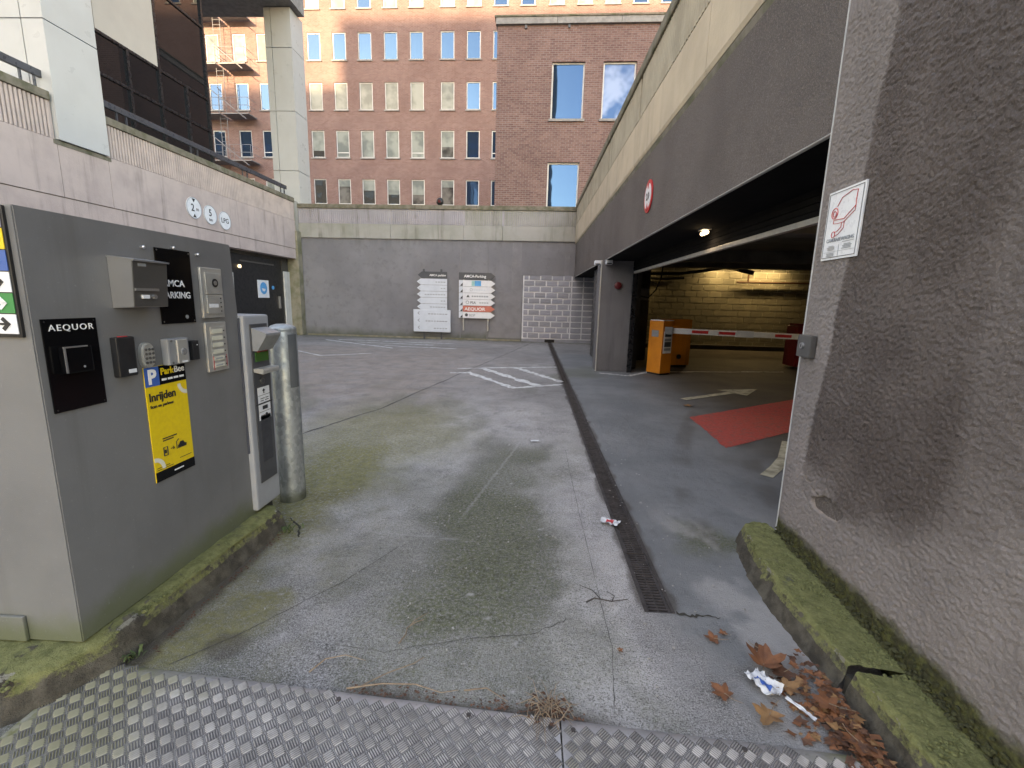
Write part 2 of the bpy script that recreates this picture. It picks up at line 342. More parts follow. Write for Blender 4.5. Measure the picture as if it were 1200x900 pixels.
# ------------------------------------------------------------------ building blocks
class B:
    """collects shapes, then links them as one mesh object"""
    def __init__(s): s.v = []; s.f = []
    def add(s, vs, fs):
        o = len(s.v); s.v += [tuple(v) for v in vs]; s.f += [tuple(i + o for i in f) for f in fs]; return s
    def box(s, x0, x1, y0, y1, z0, z1, bv=0.0):
        x0, x1 = min(x0, x1), max(x0, x1); y0, y1 = min(y0, y1), max(y0, y1); z0, z1 = min(z0, z1), max(z0, z1)
        return s.obox(Vector(((x0 + x1) / 2, (y0 + y1) / 2, (z0 + z1) / 2)), Vector((1, 0, 0)), Vector((0, 1, 0)), Vector((0, 0, 1)), x1 - x0, y1 - y0, z1 - z0, bv)
    def obox(s, c, u, v, n, a, b, h, bv=0.0):
        c = Vector(c)
        if bv <= 0:
            P = [c + u * (a / 2 * i) + v * (b / 2 * j) + n * (h / 2 * k) for k in (-1, 1) for j in (-1, 1) for i in (-1, 1)]
            return s.add(P, [(0, 2, 3, 1), (4, 5, 7, 6), (0, 1, 5, 4), (2, 6, 7, 3), (0, 4, 6, 2), (1, 3, 7, 5)])
        bm = bmesh.new(); bmesh.ops.create_cube(bm, size=1)
        for q in bm.verts: q.co = Vector((q.co.x * a, q.co.y * b, q.co.z * h))
        bmesh.ops.bevel(bm, geom=bm.edges[:], offset=bv, segments=2, affect='EDGES', profile=.6)
        bm.verts.index_update()
        P = [c + u * q.co.x + v * q.co.y + n * q.co.z for q in bm.verts]; F = [tuple(q.index for q in f.verts) for f in bm.faces]
        bm.free(); return s.add(P, F)
    def cyl(s, p0, p1, r0, n=12, r1=None, caps=True):
        p0, p1 = Vector(p0), Vector(p1); r1 = r0 if r1 is None else r1
        d = (p1 - p0).normalized(); u = d.orthogonal().normalized(); v = d.cross(u)
        P = []
        for p, r in ((p0, r0), (p1, r1)):
            for k in range(n):
                a = 2 * math.pi * k / n; P.append(p + u * (r * math.cos(a)) + v * (r * math.sin(a)))
        F = [(k, (k + 1) % n, n + (k + 1) % n, n + k) for k in range(n)]
        if caps: F += [tuple(range(n - 1, -1, -1)), tuple(range(n, 2 * n))]
        return s.add(P, F)
    def tube(s, pts, r, n=8, r1=None):
        pts = [Vector(p) for p in pts]; P = []; F = []; m = len(pts); u = None
        for i, p in enumerate(pts):
            d = (pts[min(i + 1, m - 1)] - pts[max(i - 1, 0)]).normalized()
            u = d.orthogonal().normalized() if u is None else (u - d * u.dot(d)).normalized()
            v = d.cross(u); rr = r if r1 is None else r + (r1 - r) * i / (m - 1)
            for k in range(n):
                a = 2 * math.pi * k / n; P.append(p + u * (rr * math.cos(a)) + v * (rr * math.sin(a)))
        for i in range(m - 1):
            for k in range(n): F.append((i * n + k, i * n + (k + 1) % n, (i + 1) * n + (k + 1) % n, (i + 1) * n + k))
        F += [tuple(range(n - 1, -1, -1)), tuple(range((m - 1) * n, m * n))]
        return s.add(P, F)
    def prism(s, poly, o, u, v, h):
        """poly in (u,v) from o, extruded by vector h"""
        o, u, v, h = Vector(o), Vector(u), Vector(v), Vector(h); n = len(poly)
        P = [o + u * a + v * b for a, b in poly] + [o + u * a + v * b + h for a, b in poly]
        F = [tuple(range(n - 1, -1, -1)), tuple(range(n, 2 * n))] + [(k, (k + 1) % n, n + (k + 1) % n, n + k) for k in range(n)]
        return s.add(P, F)
    def lathe(s, c, prof, n=24):
        c = Vector(c); P = []; F = []
        for r, z in prof:
            for k in range(n):
                a = 2 * math.pi * k / n; P.append(c + Vector((r * math.cos(a), r * math.sin(a), z)))
        for i in range(len(prof) - 1):
            for k in range(n): F.append((i * n + k, i * n + (k + 1) % n, (i + 1) * n + (k + 1) % n, (i + 1) * n + k))
        F += [tuple(range(n - 1, -1, -1)), tuple(range((len(prof) - 1) * n, len(prof) * n))]
        return s.add(P, F)
    def build(s, name, mat, parent=None, smooth=None, local=False):
        off = Vector((0, 0, 0))
        if parent is not None and not local: off = Vector(parent.get("_o", (0, 0, 0)))
        me = bpy.data.meshes.new(name); me.from_pydata([tuple(Vector(v) - off) for v in s.v], [], s.f)
        bm = bmesh.new(); bm.from_mesh(me); bmesh.ops.recalc_face_normals(bm, faces=bm.faces[:]); bm.to_mesh(me); bm.free()
        return link(name, me, mat, parent, off, smooth)
def link(name, me, mat, parent=None, off=(0, 0, 0), smooth=None):
    if mat: me.materials.append(mat)
    if smooth:
        me.polygons.foreach_set("use_smooth", [True] * len(me.polygons))
        if smooth is not True: me.set_sharp_from_angle(angle=math.radians(smooth))
    o = bpy.data.objects.new(name, me); COL.objects.link(o)
    if parent is not None:
        o.parent = parent; o["_o"] = tuple(off)
    return o
def thing(name, label, cat, loc=(0, 0, 0), group=None):
    o = bpy.data.objects.new(name, None); COL.objects.link(o); o.location = loc; o.empty_display_size = .1
    o["label"] = label; o["category"] = cat; o["_o"] = tuple(loc)
    if group: o["group"] = group
    return o
def tag(o, label, cat, group=None):
    o["label"] = label; o["category"] = cat
    if group: o["group"] = group
    return o
def struct(o, kind="structure"): o["kind"] = kind; return o
def grid_mesh(name, P, mat, parent=None, keep=None, attrs=None, smooth=True, kind=None):
    """P: (n,m,3) array of world points"""
    n, m = P.shape[:2]; idx = np.arange(n * m).reshape(n, m)
    q = np.stack([idx[:-1, :-1], idx[1:, :-1], idx[1:, 1:], idx[:-1, 1:]], -1).reshape(-1, 4)
    if keep is not None: q = q[keep.reshape(-1)]
    off = np.array(parent.get("_o", (0, 0, 0))) if parent is not None else np.zeros(3)
    me = bpy.data.meshes.new(name); V = (P.reshape(-1, 3) - off)
    me.vertices.add(len(V)); me.vertices.foreach_set("co", V.astype(np.float32).ravel())
    me.loops.add(q.size); me.loops.foreach_set("vertex_index", q.astype(np.int32).ravel())
    me.polygons.add(len(q)); me.polygons.foreach_set("loop_start", np.arange(0, q.size, 4, dtype=np.int32))
    me.update(calc_edges=True); me.validate()
    for k, a in (attrs or {}).items():
        at = me.attributes.new(k, 'FLOAT', 'POINT'); at.data.foreach_set("value", np.clip(a, 0, 1).astype(np.float32).ravel())
    o = link(name, me, mat, parent, tuple(off), smooth)
    if kind: o["kind"] = kind
    return o
def text(s, size, mat, parent, o, u, v, align='LEFT', bold=0.0, ext=.0008, sx=1.0, sp=1.0, name="lettering"):
    cu = bpy.data.curves.new("txt", 'FONT'); cu.body = s; cu.size = size; cu.align_x = align; cu.extrude = ext; cu.offset = bold; cu.space_character = sp; cu.resolution_u = 3
    t = bpy.data.objects.new("txt", cu); me = bpy.data.meshes.new_from_object(t)
    u, v = Vector(u).normalized() * sx, Vector(v).normalized(); n = Vector(u).normalized().cross(v)
    off = Vector(parent.get("_o", (0, 0, 0))); o = Vector(o)
    for q in me.vertices: q.co = o + u * q.co.x + v * q.co.y + n * q.co.z - off
    me.materials.clear(); bpy.data.objects.remove(t); bpy.data.curves.remove(cu); me.name = name
    return link(name, me, mat, parent, tuple(off))
def wall_holes(x0, x1, z0, z1, holes, y, th, reveal):
    """wall in local XZ, front at y facing -Y, real openings with reveals"""
    b = B(); xs = sorted({x0, x1, *[h[0] for h in holes], *[h[1] for h in holes]}); zs = sorted({z0, z1, *[h[2] for h in holes], *[h[3] for h in holes]})
    for i in range(len(xs) - 1):
        for j in range(len(zs) - 1):
            mx, mz = (xs[i] + xs[i + 1]) / 2, (zs[j] + zs[j + 1]) / 2
            if any(h[0] < mx < h[1] and h[2] < mz < h[3] for h in holes): continue
            b.add([(xs[i], y, zs[j]), (xs[i + 1], y, zs[j]), (xs[i + 1], y, zs[j + 1]), (xs[i], y, zs[j + 1])], [(0, 1, 2, 3)])
    for a, c, d, e in holes:
        for p, q in (((a, d), (a, e)), ((a, e), (c, e)), ((c, e), (c, d)), ((c, d), (a, d))):
            b.add([(p[0], y, p[1]), (q[0], y, q[1]), (q[0], y + reveal, q[1]), (p[0], y + reveal, p[1])], [(0, 1, 2, 3)])
    b.add([(x0, y, z1), (x1, y, z1), (x1, y + th, z1), (x0, y + th, z1)], [(0, 1, 2, 3)])
    b.add([(x0, y, z0), (x0, y + th, z0), (x0, y + th, z1), (x0, y, z1)], [(0, 1, 2, 3)])
    b.add([(x1, y, z0), (x1, y + th, z0), (x1, y + th, z1), (x1, y, z1)], [(0, 1, 2, 3)])
    b.add([(x0, y + th, z0), (x1, y + th, z0), (x1, y + th, z1), (x0, y + th, z1)], [(0, 1, 2, 3)])
    return b
def flutes(p0, p1, z0, z1, pitch, depth, n):
    """half round ribs between two plan points; n = outward direction"""
    p0, p1, n = Vector(p0), Vector(p1), Vector(n); L = (p1 - p0).length; d = (p1 - p0).normalized(); k = int(L / pitch); pitch = L / k
    prof = []
    for i in range(k):
        for f, h in ((0, 0), (.16, 0), (.24, .75), (.42, 1.0), (.74, 1.0), (.92, .75)): prof.append(((i + f) * pitch, h * depth))
    prof.append((L, 0)); b = B(); P = []
    for a, h in prof:
        q = p0 + d * a + n * h; P += [(q.x, q.y, z0), (q.x, q.y, z1)]
    F = [(2 * i, 2 * i + 2, 2 * i + 3, 2 * i + 1) for i in range(len(prof) - 1)]
    # top and bottom closers
    for i in range(len(prof) - 1):
        for zz in (z0, z1):
            a0, a1 = p0 + d * prof[i][0], p0 + d * prof[i + 1][0]; t0, t1 = a0 + n * prof[i][1], a1 + n * prof[i + 1][1]
            j = len(P); P += [(a0.x, a0.y, zz), (a1.x, a1.y, zz), (t1.x, t1.y, zz), (t0.x, t0.y, zz)]; F.append((j, j + 1, j + 2, j + 3))
    return b.add(P, F)
def circ(r, n=24, a0=0.0, a1=2 * math.pi, cx=0, cy=0):
    return [(cx + r * math.cos(a0 + (a1 - a0) * k / n), cy + r * math.sin(a0 + (a1 - a0) * k / n)) for k in range(n)]
X, Y, Z = Vector((1, 0, 0)), Vector((0, 1, 0)), Vector((0, 0, 1))
DX, DW = .635, .07                                   # drain centre line and half width
YB = lambda x: 16.1 - .028 * x                       # line of the end wall of the yard
XR = lambda y: 1.46 - .0044 * (y - 2.5)              # line of the garage wall

# ================================================================== THE SETTING: ground
def GZ(x, y):
    x, y = np.asarray(x, float), np.asarray(y, float)
    z = (fbm(x * 1.4, y * 1.4, 0, 3, 3) - .5) * .012 + (fbm(x * 12, y * 12, 0, 3, 9) - .5) * .004
    return z * (sst(-.02, .15, np.abs(x - DX) - DW) * .9 + .1)
def make_ground():
    xs = np.unique(np.concatenate([np.arange(-11, -3, .12), np.arange(-3, -1.8, .05), np.arange(-1.8, 1.7, .016), np.arange(1.7, 4, .05), np.arange(4, 10.01, .2), [DX - DW, DX + DW]]))
    xs = xs[(np.abs(xs - (DX - DW)) > .004) | (xs == DX - DW)]; xs = xs[(np.abs(xs - (DX + DW)) > .004) | (xs == DX + DW)]
    ys = np.unique(np.concatenate([np.arange(.2, 3.6, .018), np.arange(3.6, 7, .05), np.arange(7, 16.9, .1), [1.9]]))
    ys = ys[(np.abs(ys - 1.9) > .006) | (ys == 1.9)]
    XX, YY = np.meshgrid(xs, ys, indexing='ij')
    z = GZ(XX, YY)
    nd = np.abs(XX - DX) - DW
    n1 = fbm(XX * 2.2, YY * 2.2, 0, 5, 11) - .5; n2 = fbm(XX * 7, YY * 7, 0, 4, 21) - .5; n3 = fbm(XX * .9, YY * .9, 0, 4, 31) - .5
    xw = XX + n1 * .55 + n2 * .12; yw = YY + n1 * 1.2 + n3 * .8
    def band(c, h, s): return sst(h + s, h, np.abs(xw - c))
    tone = .42 + n3 * 1.1 + n2 * .35
    tone += .55 * band(-.92, .24, .25) * sst(1.7, 2.6, yw) * sst(7.5, 4.5, yw)
    tone += .30 * band(-.35, .35, .4) * sst(3.6, 4.6, yw) * sst(8, 5.5, yw)
    tone += .6 * band(.38, .14, .14) * sst(1.3, 2.0, yw) * sst(5.5, 4, yw)
    tone -= .25 * sst(1.75, 1.35, yw)
    ccx = -.18 + .06 * (YY - 2.5)
    moss = .95 * sst(.62, .12, np.abs(xw - ccx)) * sst(1.35, 2.0, yw) * sst(5.0, 3.2, yw)
    moss = np.maximum(moss, .5 * sst(.75, .3, np.abs(xw + .25)) * sst(1.28, 1.5, yw) * sst(2.2, 1.8, yw))
    moss = np.maximum(moss, .42 * sst(.52, .66, fbm(XX * 1.7, YY * .9, 0, 5, 57)) * sst(DX, DX - .1, XX) * sst(9, 6, YY))
    moss = np.maximum(moss, .9 * band(1.1, .12, .2) * sst(2.0, 2.35, yw) * sst(2.95, 2.6, yw))
    moss = np.maximum(moss, .5 * band(.95, .35, .3) * sst(8.4, 8.8, yw) * sst(10.3, 9.6, yw))
    moss = np.maximum(moss, .8 * sst(15.4, 16.0, YY + n2 * 1.2))
    ym = 1.0 * sst(.62, .2, np.abs(xw + 1.62)) * sst(2.1, 2.6, yw) * sst(5.4, 3.8, yw)
    ym = np.maximum(ym, .75 * sst(1.25, .4, np.abs(xw + 1.6)) * sst(3.2, 4, yw) * sst(6.4, 4.8, yw))
    ym = np.maximum(ym, .5 * sst(.46, .6, fbm(XX * 2.6, YY * 2.0, 0, 5, 58)) * sst(-.75, -1.25, XX) * sst(5.5, 4, YY))
    ym = np.maximum(ym, .85 * sst(.22, .08, np.hypot(xw + 1.32, (yw - 1.62) * .8)))
    ym = np.maximum(ym, .55 * sst(-1.28, -1.46, XX + n2 * .2) * sst(1.3, 1.5, YY) * sst(2.7, 2.3, YY))
    warm = sst(-.4, -2.2, xw) * sst(4.3, 6.5, yw) * sst(14.5, 12, yw)
    warm = np.maximum(warm, .35 * sst(.4, -.6, xw) * sst(5, 8, yw))
    soft = sst(.62, 1.0, XX + n2 * .5 + n1 * .25)
    fr_ = sst(1.93, 1.88, YY + n2 * .02)
    smooth = sst(DX - .01, DX + .01, XX) * (1 - fr_) + soft * fr_
    smooth *= sst(12.8, 12.2, YY) * .85 + .15
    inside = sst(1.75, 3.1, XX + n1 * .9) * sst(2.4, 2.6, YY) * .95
    dirt = .8 * sst(.05, -.01, np.abs(XX + 1.49) - .035 + n2 * .05) * sst(1.3, 1.5, YY) * sst(2.45, 2.3, YY)
    dirt = np.maximum(dirt, .85 * sst(.07, .0, np.abs(YY - (1.31 - .05 * XX)) - .012 + n2 * .06) * sst(-.75, -.55, XX) * sst(.4, .2, XX))
    dirt = np.maximum(dirt, .75 * sst(.16, .02, np.hypot((XX - 1.03) * 1.25, (YY - 1.42) * .75) - .06 + n2 * .25))
    dirt = np.maximum(dirt, .7 * sst(.03, .0, nd + n2 * .08) * sst(1.88, 1.93, YY))
    tyre = 0
    for off_ in (0.0, 1.25):
        arc = XX - (1.0 + off_ * .75) - .085 * np.clip(YY - 1.6, 0, 9) ** 1.8 + off_ * .25
        tyre = np.maximum(tyre, sst(.12, .05, np.abs(arc)) * sst(.35, .6, fbm(XX * 3, YY * 3, 0, 4, 97)))
    dirt = np.maximum(dirt, .38 * tyre * sst(DX + .05, DX + .2, XX) * sst(1.9, 2.6, YY) * sst(8, 6, YY))
    dirt = np.maximum(dirt, .5 * sst(.05, 0, np.hypot(XX + 1.19, (YY - 1.56)) - .05 + n2 * .1))
    pale = .6 * sst(.53, .64, fbm(XX * 3.1 + YY, YY * 2.1 - XX, 0, 6, 55)) * sst(.72, .95, XX) * sst(3.3, 2.5, YY)
    pale = np.maximum(pale, .4 * sst(.012, .004, np.abs(XX + .42 - (YY - 2.7) * .2 + n1 * .02)) * sst(2.5, 3, YY) * sst(5.2, 4.6, YY))
    pale = np.maximum(pale, .4 * sst(.010, .004, np.abs(YY - 2.52 + .1 * (XX + 1) + n2 * .02)) * sst(-1.2, -1.0, XX) * sst(-.2, -.4, XX))
    spots = np.zeros_like(XX)
    rs = np.random.RandomState(4)
    for _ in range(26):
        px, py, pr = rs.uniform(-1.4, .9), rs.uniform(1.4, 4.5), rs.uniform(.006, .016)
        spots = np.maximum(spots, sst(pr, pr * .6, np.hypot(XX - px, (YY - py) * .8)))
    pale = np.maximum(pale, spots * .8)
    a, b = xs[:-1], xs[1:]; mx = (a + b) / 2; my = (ys[:-1] + ys[1:]) / 2
    MX, MY = np.meshgrid(mx, my, indexing='ij')
    keep = ~((np.abs(MX - DX) < DW) & (MY > 1.9))
    P = np.stack([XX, YY, z], -1)
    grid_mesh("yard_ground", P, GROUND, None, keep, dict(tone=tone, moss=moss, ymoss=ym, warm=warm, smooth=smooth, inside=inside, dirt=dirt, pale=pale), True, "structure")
make_ground()
ASPH = M("street asphalt", (.055, .055, .058), (.04, .04, .043), rough=.9, scale=6, bump=.004, bscale=90)
b = B()
for q in ((-400, 400, -400, .2), (-400, 400, 16.9, 400), (-400, -11, .2, 16.9), (10.0, 400, .2, 16.9)):
    b.add([(q[0], q[2], -.02), (q[1], q[2], -.02), (q[1], q[3], -.02), (q[0], q[3], -.02)], [(0, 1, 2, 3)])
struct(b.build("street_ground", ASPH))

def strip(name, pts, wdt, z, mat, jit=0.0, kind="structure", sub=1, taper=False):
    """thin flat ribbon along plan points"""
    P = [Vector((p[0], p[1], 0)) for p in pts]; Q = []
    for i in range(len(P) - 1):
        for k in range(sub): Q.append(P[i].lerp(P[i + 1], k / sub))
    Q.append(P[-1]); V = []; F = []; m = len(Q)
    for i, p in enumerate(Q):
        d = (Q[min(i + 1, m - 1)] - Q[max(i - 1, 0)]).normalized(); nn = Vector((-d.y, d.x, 0))
        ww = wdt * (random.uniform(.45, 1.3) if jit else 1) * ((1 - .85 * i / m) if taper else 1); c = p + nn * random.uniform(-jit, jit)
        for e in (c + nn * ww / 2, c - nn * ww / 2): V.append((e.x, e.y, float(GZ(e.x, e.y)) + z))
    F = [(2 * i, 2 * i + 1, 2 * i + 3, 2 * i + 2) for i in range(m - 1)]
    o = B().add(V, F).build(name, mat); o["kind"] = kind; return o
# painted markings
for pts, wd in (([(-1.5, 9.2), (.56, 9.86)], .09), ([(-1.25, 8.78), (-.28, 7.28)], .13), ([(-.30, 7.24), (.55, 7.74)], .10), ([(-.99, 9.3), (.14, 7.55)], .15), ([(-.33, 9.6), (.55, 8.0)], .13),
                ([(-1.55, 8.62), (-1.2, 8.66)], .07), ([(-6.72, 14.57), (-3.92, 12.64)], .10), ([(-4.34, 13.27), (-2.14, 12.93)], .10), ([(-6.0, 11.37), (-4.99, 10.52)], .06), ([(-4.99, 10.52), (-4.04, 11.32)], .06),
                ([(-6.35, 14.71), (-2.47, 14.42)], .10), ([(-5.5, 14.1), (-3.0, 13.8)], .08), ([(1.4, 9.2), (1.95, 8.95), (2.5, 9.6), (5.6, 10.2)], .09)):
    strip("road_marking", pts, wd * 1.1, .004, LINE, .006, sub=24)
u2 = Vector((.83, .56, 0)).normalized(); v2 = Vector((-u2.y, u2.x, 0))
def sheet(name, o, du, dv, n, m, z, mat):
    U, V = np.meshgrid(np.linspace(0, 1, n), np.linspace(0, 1, m), indexing='ij'); x = o[0] + du[0] * U + dv[0] * V; y = o[1] + du[1] * U + dv[1] * V
    jx = (fbm(x * 14, y * 14, 0, 4, 91) - .5) * .045; return grid_mesh(name, np.stack([x + jx, y + jx, GZ(x, y) + z], -1), mat, None, None, None, True, "structure")
sheet("red_floor_marking", (1.985, 4.46), u2 * 3.0, (.06, 1.24), 90, 40, .004, REDP)
o = Vector((2.32, 6.80, .009)); b = B()
for poly in ([(0, -.06), (1.2, -.06), (1.2, .06), (0, .06)], [(1.2, -.27), (1.95, 0), (1.2, .27)]):
    b.add([o + u2 * p + v2 * q for p, q in poly], [tuple(range(len(poly)))])
struct(b.build("arrow_marking", LINEY))
strip("lane_marking", [(2.02, 3.72), (2.2, 3.92), (2.42, 4.2), (2.75, 4.75)], .10, .004, LINEY, .0, sub=12)
# joints and cracks in the slab
strip("slab_joint", [(-2.9, 3.75), (-2.34, 4.35), (-1.9, 5.6), (-1.2, 9.3), (-.55, 12.6), (.07, 16.0)], .022, .0025, JOINT, .008, sub=14)
strip("slab_joint", [(-1.34, 1.45), (-1.18, 1.62), (-.9, 2.0), (-.72, 2.35)], .0038, .0025, JOINT, .0015, sub=12)
strip("slab_joint", [(.33, 1.35), (.375, 1.66), (.37, 2.06), (.36, 2.9), (.36, 4.2)], .0024, .0025, JOINT, .002, sub=14)
strip("slab_crack", [(.71, 1.9), (.78, 1.885), (.84, 1.895), (.9, 1.875)], .022, .0025, CRACK, .008, sub=6, taper=True)
strip("slab_crack", [(-.25, 1.66), (-.1, 1.69), (.05, 1.72), (.2, 1.82)], .0032, .0025, JOINT, .006, sub=8)
strip("slab_crack", [(-.8, 1.6), (-.55, 1.575), (-.25, 1.66)], .0022, .0025, JOINT, .004, sub=8)
strip("slab_crack", [(-1.5, 2.62), (-1.38, 2.52), (-1.33, 2.4)], .012, .0025, CRACK, .005, sub=8)

# ================================================================== drain channel
t = thing("drain_channel", "long rusty iron grate channel running up the drive to the block wall", "drain", (DX, 1.9, 0))
b = B(); y0, y1 = 1.9, 16.05
b.add([(DX - DW, y0, 0), (DX - DW, y1, 0), (DX - DW, y1, -.12), (DX - DW, y0, -.12)], [(0, 1, 2, 3)])
b.add([(DX + DW, y0, 0), (DX + DW, y1, 0), (DX + DW, y1, -.12), (DX + DW, y0, -.12)], [(0, 1, 2, 3)])
b.add([(DX - DW, y0, -.12), (DX + DW, y0, -.12), (DX + DW, y1, -.12), (DX - DW, y1, -.12)], [(0, 1, 2, 3)])
b.add([(DX - DW, y0, 0), (DX + DW, y0, 0), (DX + DW, y0, -.12), (DX - DW, y0, -.12)], [(0, 1, 2, 3)])
b.box(DX - DW, DX + DW, y1, y1 + .03, -.12, .002)
b.build("channel_trough", PIT, t)
b = B()
for s in (-1, 1): b.box(DX + s * (DW - .008) - .008, DX + s * (DW - .008) + .008, y0, y1, -.04, .003)
b.build("channel_rail", IRON, t)
yy = 1.91
for k in range(28):
    L = .5
    b = B(); z0 = -.004 + random.uniform(-.003, .002)
    for s in (-1, 1): b.box(DX + s * .05 - .006, DX + s * .05 + .006, yy, yy + L - .006, z0 - .03, z0)
    nb = 22 if k < 12 else 12
    for i in range(nb + 1):
        q = yy + .004 + (L - .016) * i / nb; b.box(DX - .05, DX + .05, q - .005, q + .005, z0 - .010, z0 - .001)
    b.box(DX - .004, DX + .004, yy, yy + L - .006, z0 - .03, z0 - .004)
    b.build("grate", IRON, t); yy += L + .002
    if yy > 15.8: break
b = B(); b.box(.46, .80, 15.99, 16.085, .0, .10); tag(b.build("drain_outlet", PIT), "small dark outlet hole at foot of block wall where the drain ends", "outlet")

# ================================================================== tread plates in the foreground
EDGE = lambda x: (1.43 + (x + 1.45) * (1.32 - 1.43) / 1.59 if x < .14 else 1.32 + (x - .14) * (1.255 - 1.32) / .93)
def tread(name, label, x0, x1, mossy):
    t = thing(name, label, "tread plate", ((x0 + x1) / 2, .9, 0)); yb = .25
    xs = np.linspace(x0, x1, 90); ts = np.linspace(0, 1, 50); P = np.zeros((90, 50, 3)); ms = np.zeros((90, 50))
    for i, x in enumerate(xs):
        e = EDGE(x)
        for j, q in enumerate(ts):
            y = yb + (e - yb) * q; P[i, j] = (x, y, .016 + .0)
    nz = fbm(P[..., 0] * 6, P[..., 1] * 6, 0, 4, 77); P[..., 2] += 0
    if mossy: ms = sst(-.95, -1.4, P[..., 0] + (nz - .5) * .9)
    else: ms = sst(.75, 1.05, P[..., 0] + (nz - .5) * .8) * sst(.95, 1.2, P[..., 1]) * .9
    P[:, -1, 2] -= .012
    grid_mesh("plate", P, PLATE, t, None, dict(moss=ms))
    pads = B(); b = B(); c = .0375; h = .0030; ang = math.radians(2)
    ex, ey = Vector((math.cos(math.radians(43)), math.sin(math.radians(43)), 0)), Vector((-math.sin(math.radians(43)), math.cos(math.radians(43)), 0))
    R = 60
    for i in range(-R, R):
        for j in range(-R, R):
            ctr = Vector((0, .9, 0)) + ex * (i * c) + ey * (j * c)
            if not (x0 + .012 < ctr.x < x1 - .012 and yb + .3 < ctr.y < EDGE(ctr.x) - .027): continue
            bd, pd = (ex, ey) if (i + j) % 2 == 0 else (ey, ex)
            zb = .0163; gx, gy = bd * .0172, pd * .0190; pads.add([Vector((p.x, p.y, .0163)) for p in (ctr - gx - gy, ctr + gx - gy, ctr + gx + gy, ctr - gx + gy)], [(0, 1, 2, 3)])
            for k in range(5):
                q = ctr + pd * ((k - 2) * .0072); L = .0170 if k in (1, 2, 3) else .0150
                r = .0021
                V = [q - bd * L, q - bd * (L * .6) + pd * r, q - bd * (L * .6) - pd * r, q + bd * (L * .6) + pd * r, q + bd * (L * .6) - pd * r, q + bd * L, q - bd * (L * .7), q + bd * (L * .7)]
                V = [Vector((p.x, p.y, zb + (h + .001 if n >= 6 else 0))) for n, p in enumerate(V)]
                b.add(V, [(0, 1, 6), (0, 6, 2), (1, 3, 7, 6), (2, 6, 7, 4), (3, 5, 7), (4, 7, 5)])
    struct(b.build("tread_bars", BARM, t), "stuff"); struct(pads.build("packed_grime", GRIME, t), "stuff")
    return t
tp = tread("tread_plate", "wide aluminium tread plate with moss on its end by the grey cabinet", -1.62, .136, True)
for x, y in ((.105, 1.275), (.06, 1.30), (-.63, 1.33), (-.17, 1.30)): B().cyl((x, y, .016), (x, y, .022), .008, 10).build("bolt", IRON, tp)
tp = tread("tread_plate", "aluminium tread plate beside the mossy kerb with dead leaves on its corner", .142, 1.13, False)
for x, y in ((.18, 1.27), (.72, 1.24)): B().cyl((x, y, .016), (x, y, .021), .008, 10).build("bolt", IRON, tp)

# ================================================================== right: kerb and rough near wall
NW0, NW1 = Vector((1.455, 2.5, 0)), Vector((1.362, .85, 0))       # foot of the near wall
def kerb_grid(name, label, top_line, base_line, wall_line, h, zs=.012, capend=None):
    """swept kerb: base_line -> top outer -> wall, lists of plan points (same length)"""
    n = len(top_line); prof = 46; m = 170
    def samp(L, q):
        a = q * (n - 1); i = min(int(a), n - 2); f = a - i; return (1 - f) * np.array(L[i]) + f * np.array(L[i + 1])
    P = np.zeros((m, prof, 3)); ms = np.zeros((m, prof)); br = np.zeros((m, prof))
    for i in range(m):
        q = i / (m - 1); a, c, d = samp(base_line, q), samp(top_line, q), samp(wall_line, q)
        for j in range(prof):
            if j < 18: f = j / 18; xy = a + (c - a) * f; z = -.02 + (h + .02 - .008) * f
            elif j < 21: f = (j - 17) / 4; xy = c + (d - c) * .03 * f; z = h - .008 + .008 * f
            else: f = (j - 20.5) / (prof - 21.5); xy = c + (d - c) * (.03 + .97 * f); z = h + .002
            P[i, j] = (xy[0], xy[1], z); ms[i, j] = 0 if j < 13 else (.5 if j < 18 else 1); br[i, j] = .7 if 17 <= j <= 20 else 0
    nz = fbm(P[..., 0] * 9, P[..., 1] * 9, P[..., 2] * 9, 5, 40) - .5; n2 = fbm(P[..., 0] * 30, P[..., 1] * 30, P[..., 2] * 30, 3, 50) - .5
    side = (np.arange(prof) < 19)[None, :]; n3 = fbm(P[..., 0] * 75, P[..., 1] * 75, P[..., 2] * 75, 3, 59) - .5
    P[..., 0] += np.where(side, nz * zs * 2.2, 0); P[..., 2] += np.where(side, n3 * .004, nz * zs + n2 * .011 + n3 * .008); P[..., 0] += np.where(side, n2 * .014 + n3 * .006, 0)
    ms = ms * (1 + 0 * nz) + np.where(side, sst(.08, .25, nz) * .5 * (ms == 0), 0)
    ms -= sst(.18, .3, n2 + nz * .3) * .5
    br = br * sst(.02, .16, nz + n2 * .5)
    return struct(grid_mesh(name, P, KERB, None, None, dict(moss=ms, bare=br)))
def lerp2(a, b, t): return (a[0] + (b[0] - a[0]) * t, a[1] + (b[1] - a[1]) * t)
def nwp(y, d=0.0):
    f = (y - 2.5) / (.85 - 2.5); p = NW0.lerp(NW1, f); return (p.x + d, p.y)
TO = [(1.452, 2.60), (1.38, 2.625), (1.315, 2.59), (1.285, 2.50), (1.265, 2.38), (1.225, 2.2), (1.205, 1.95), (1.205, 1.7), (1.20, 1.505)]
BA = [(1.45, 2.625), (1.36, 2.65), (1.27, 2.60), (1.225, 2.48), (1.195, 2.36), (1.165, 2.2), (1.155, 1.95), (1.165, 1.7), (1.17, 1.50)]
WA = [(1.456, 2.56), (1.456, 2.55), (1.456, 2.53), (1.456, 2.5), nwp(2.38), nwp(2.2), nwp(1.95), nwp(1.7), nwp(1.475)]
k = kerb_grid("kerb", "", TO, BA, WA, .12); 
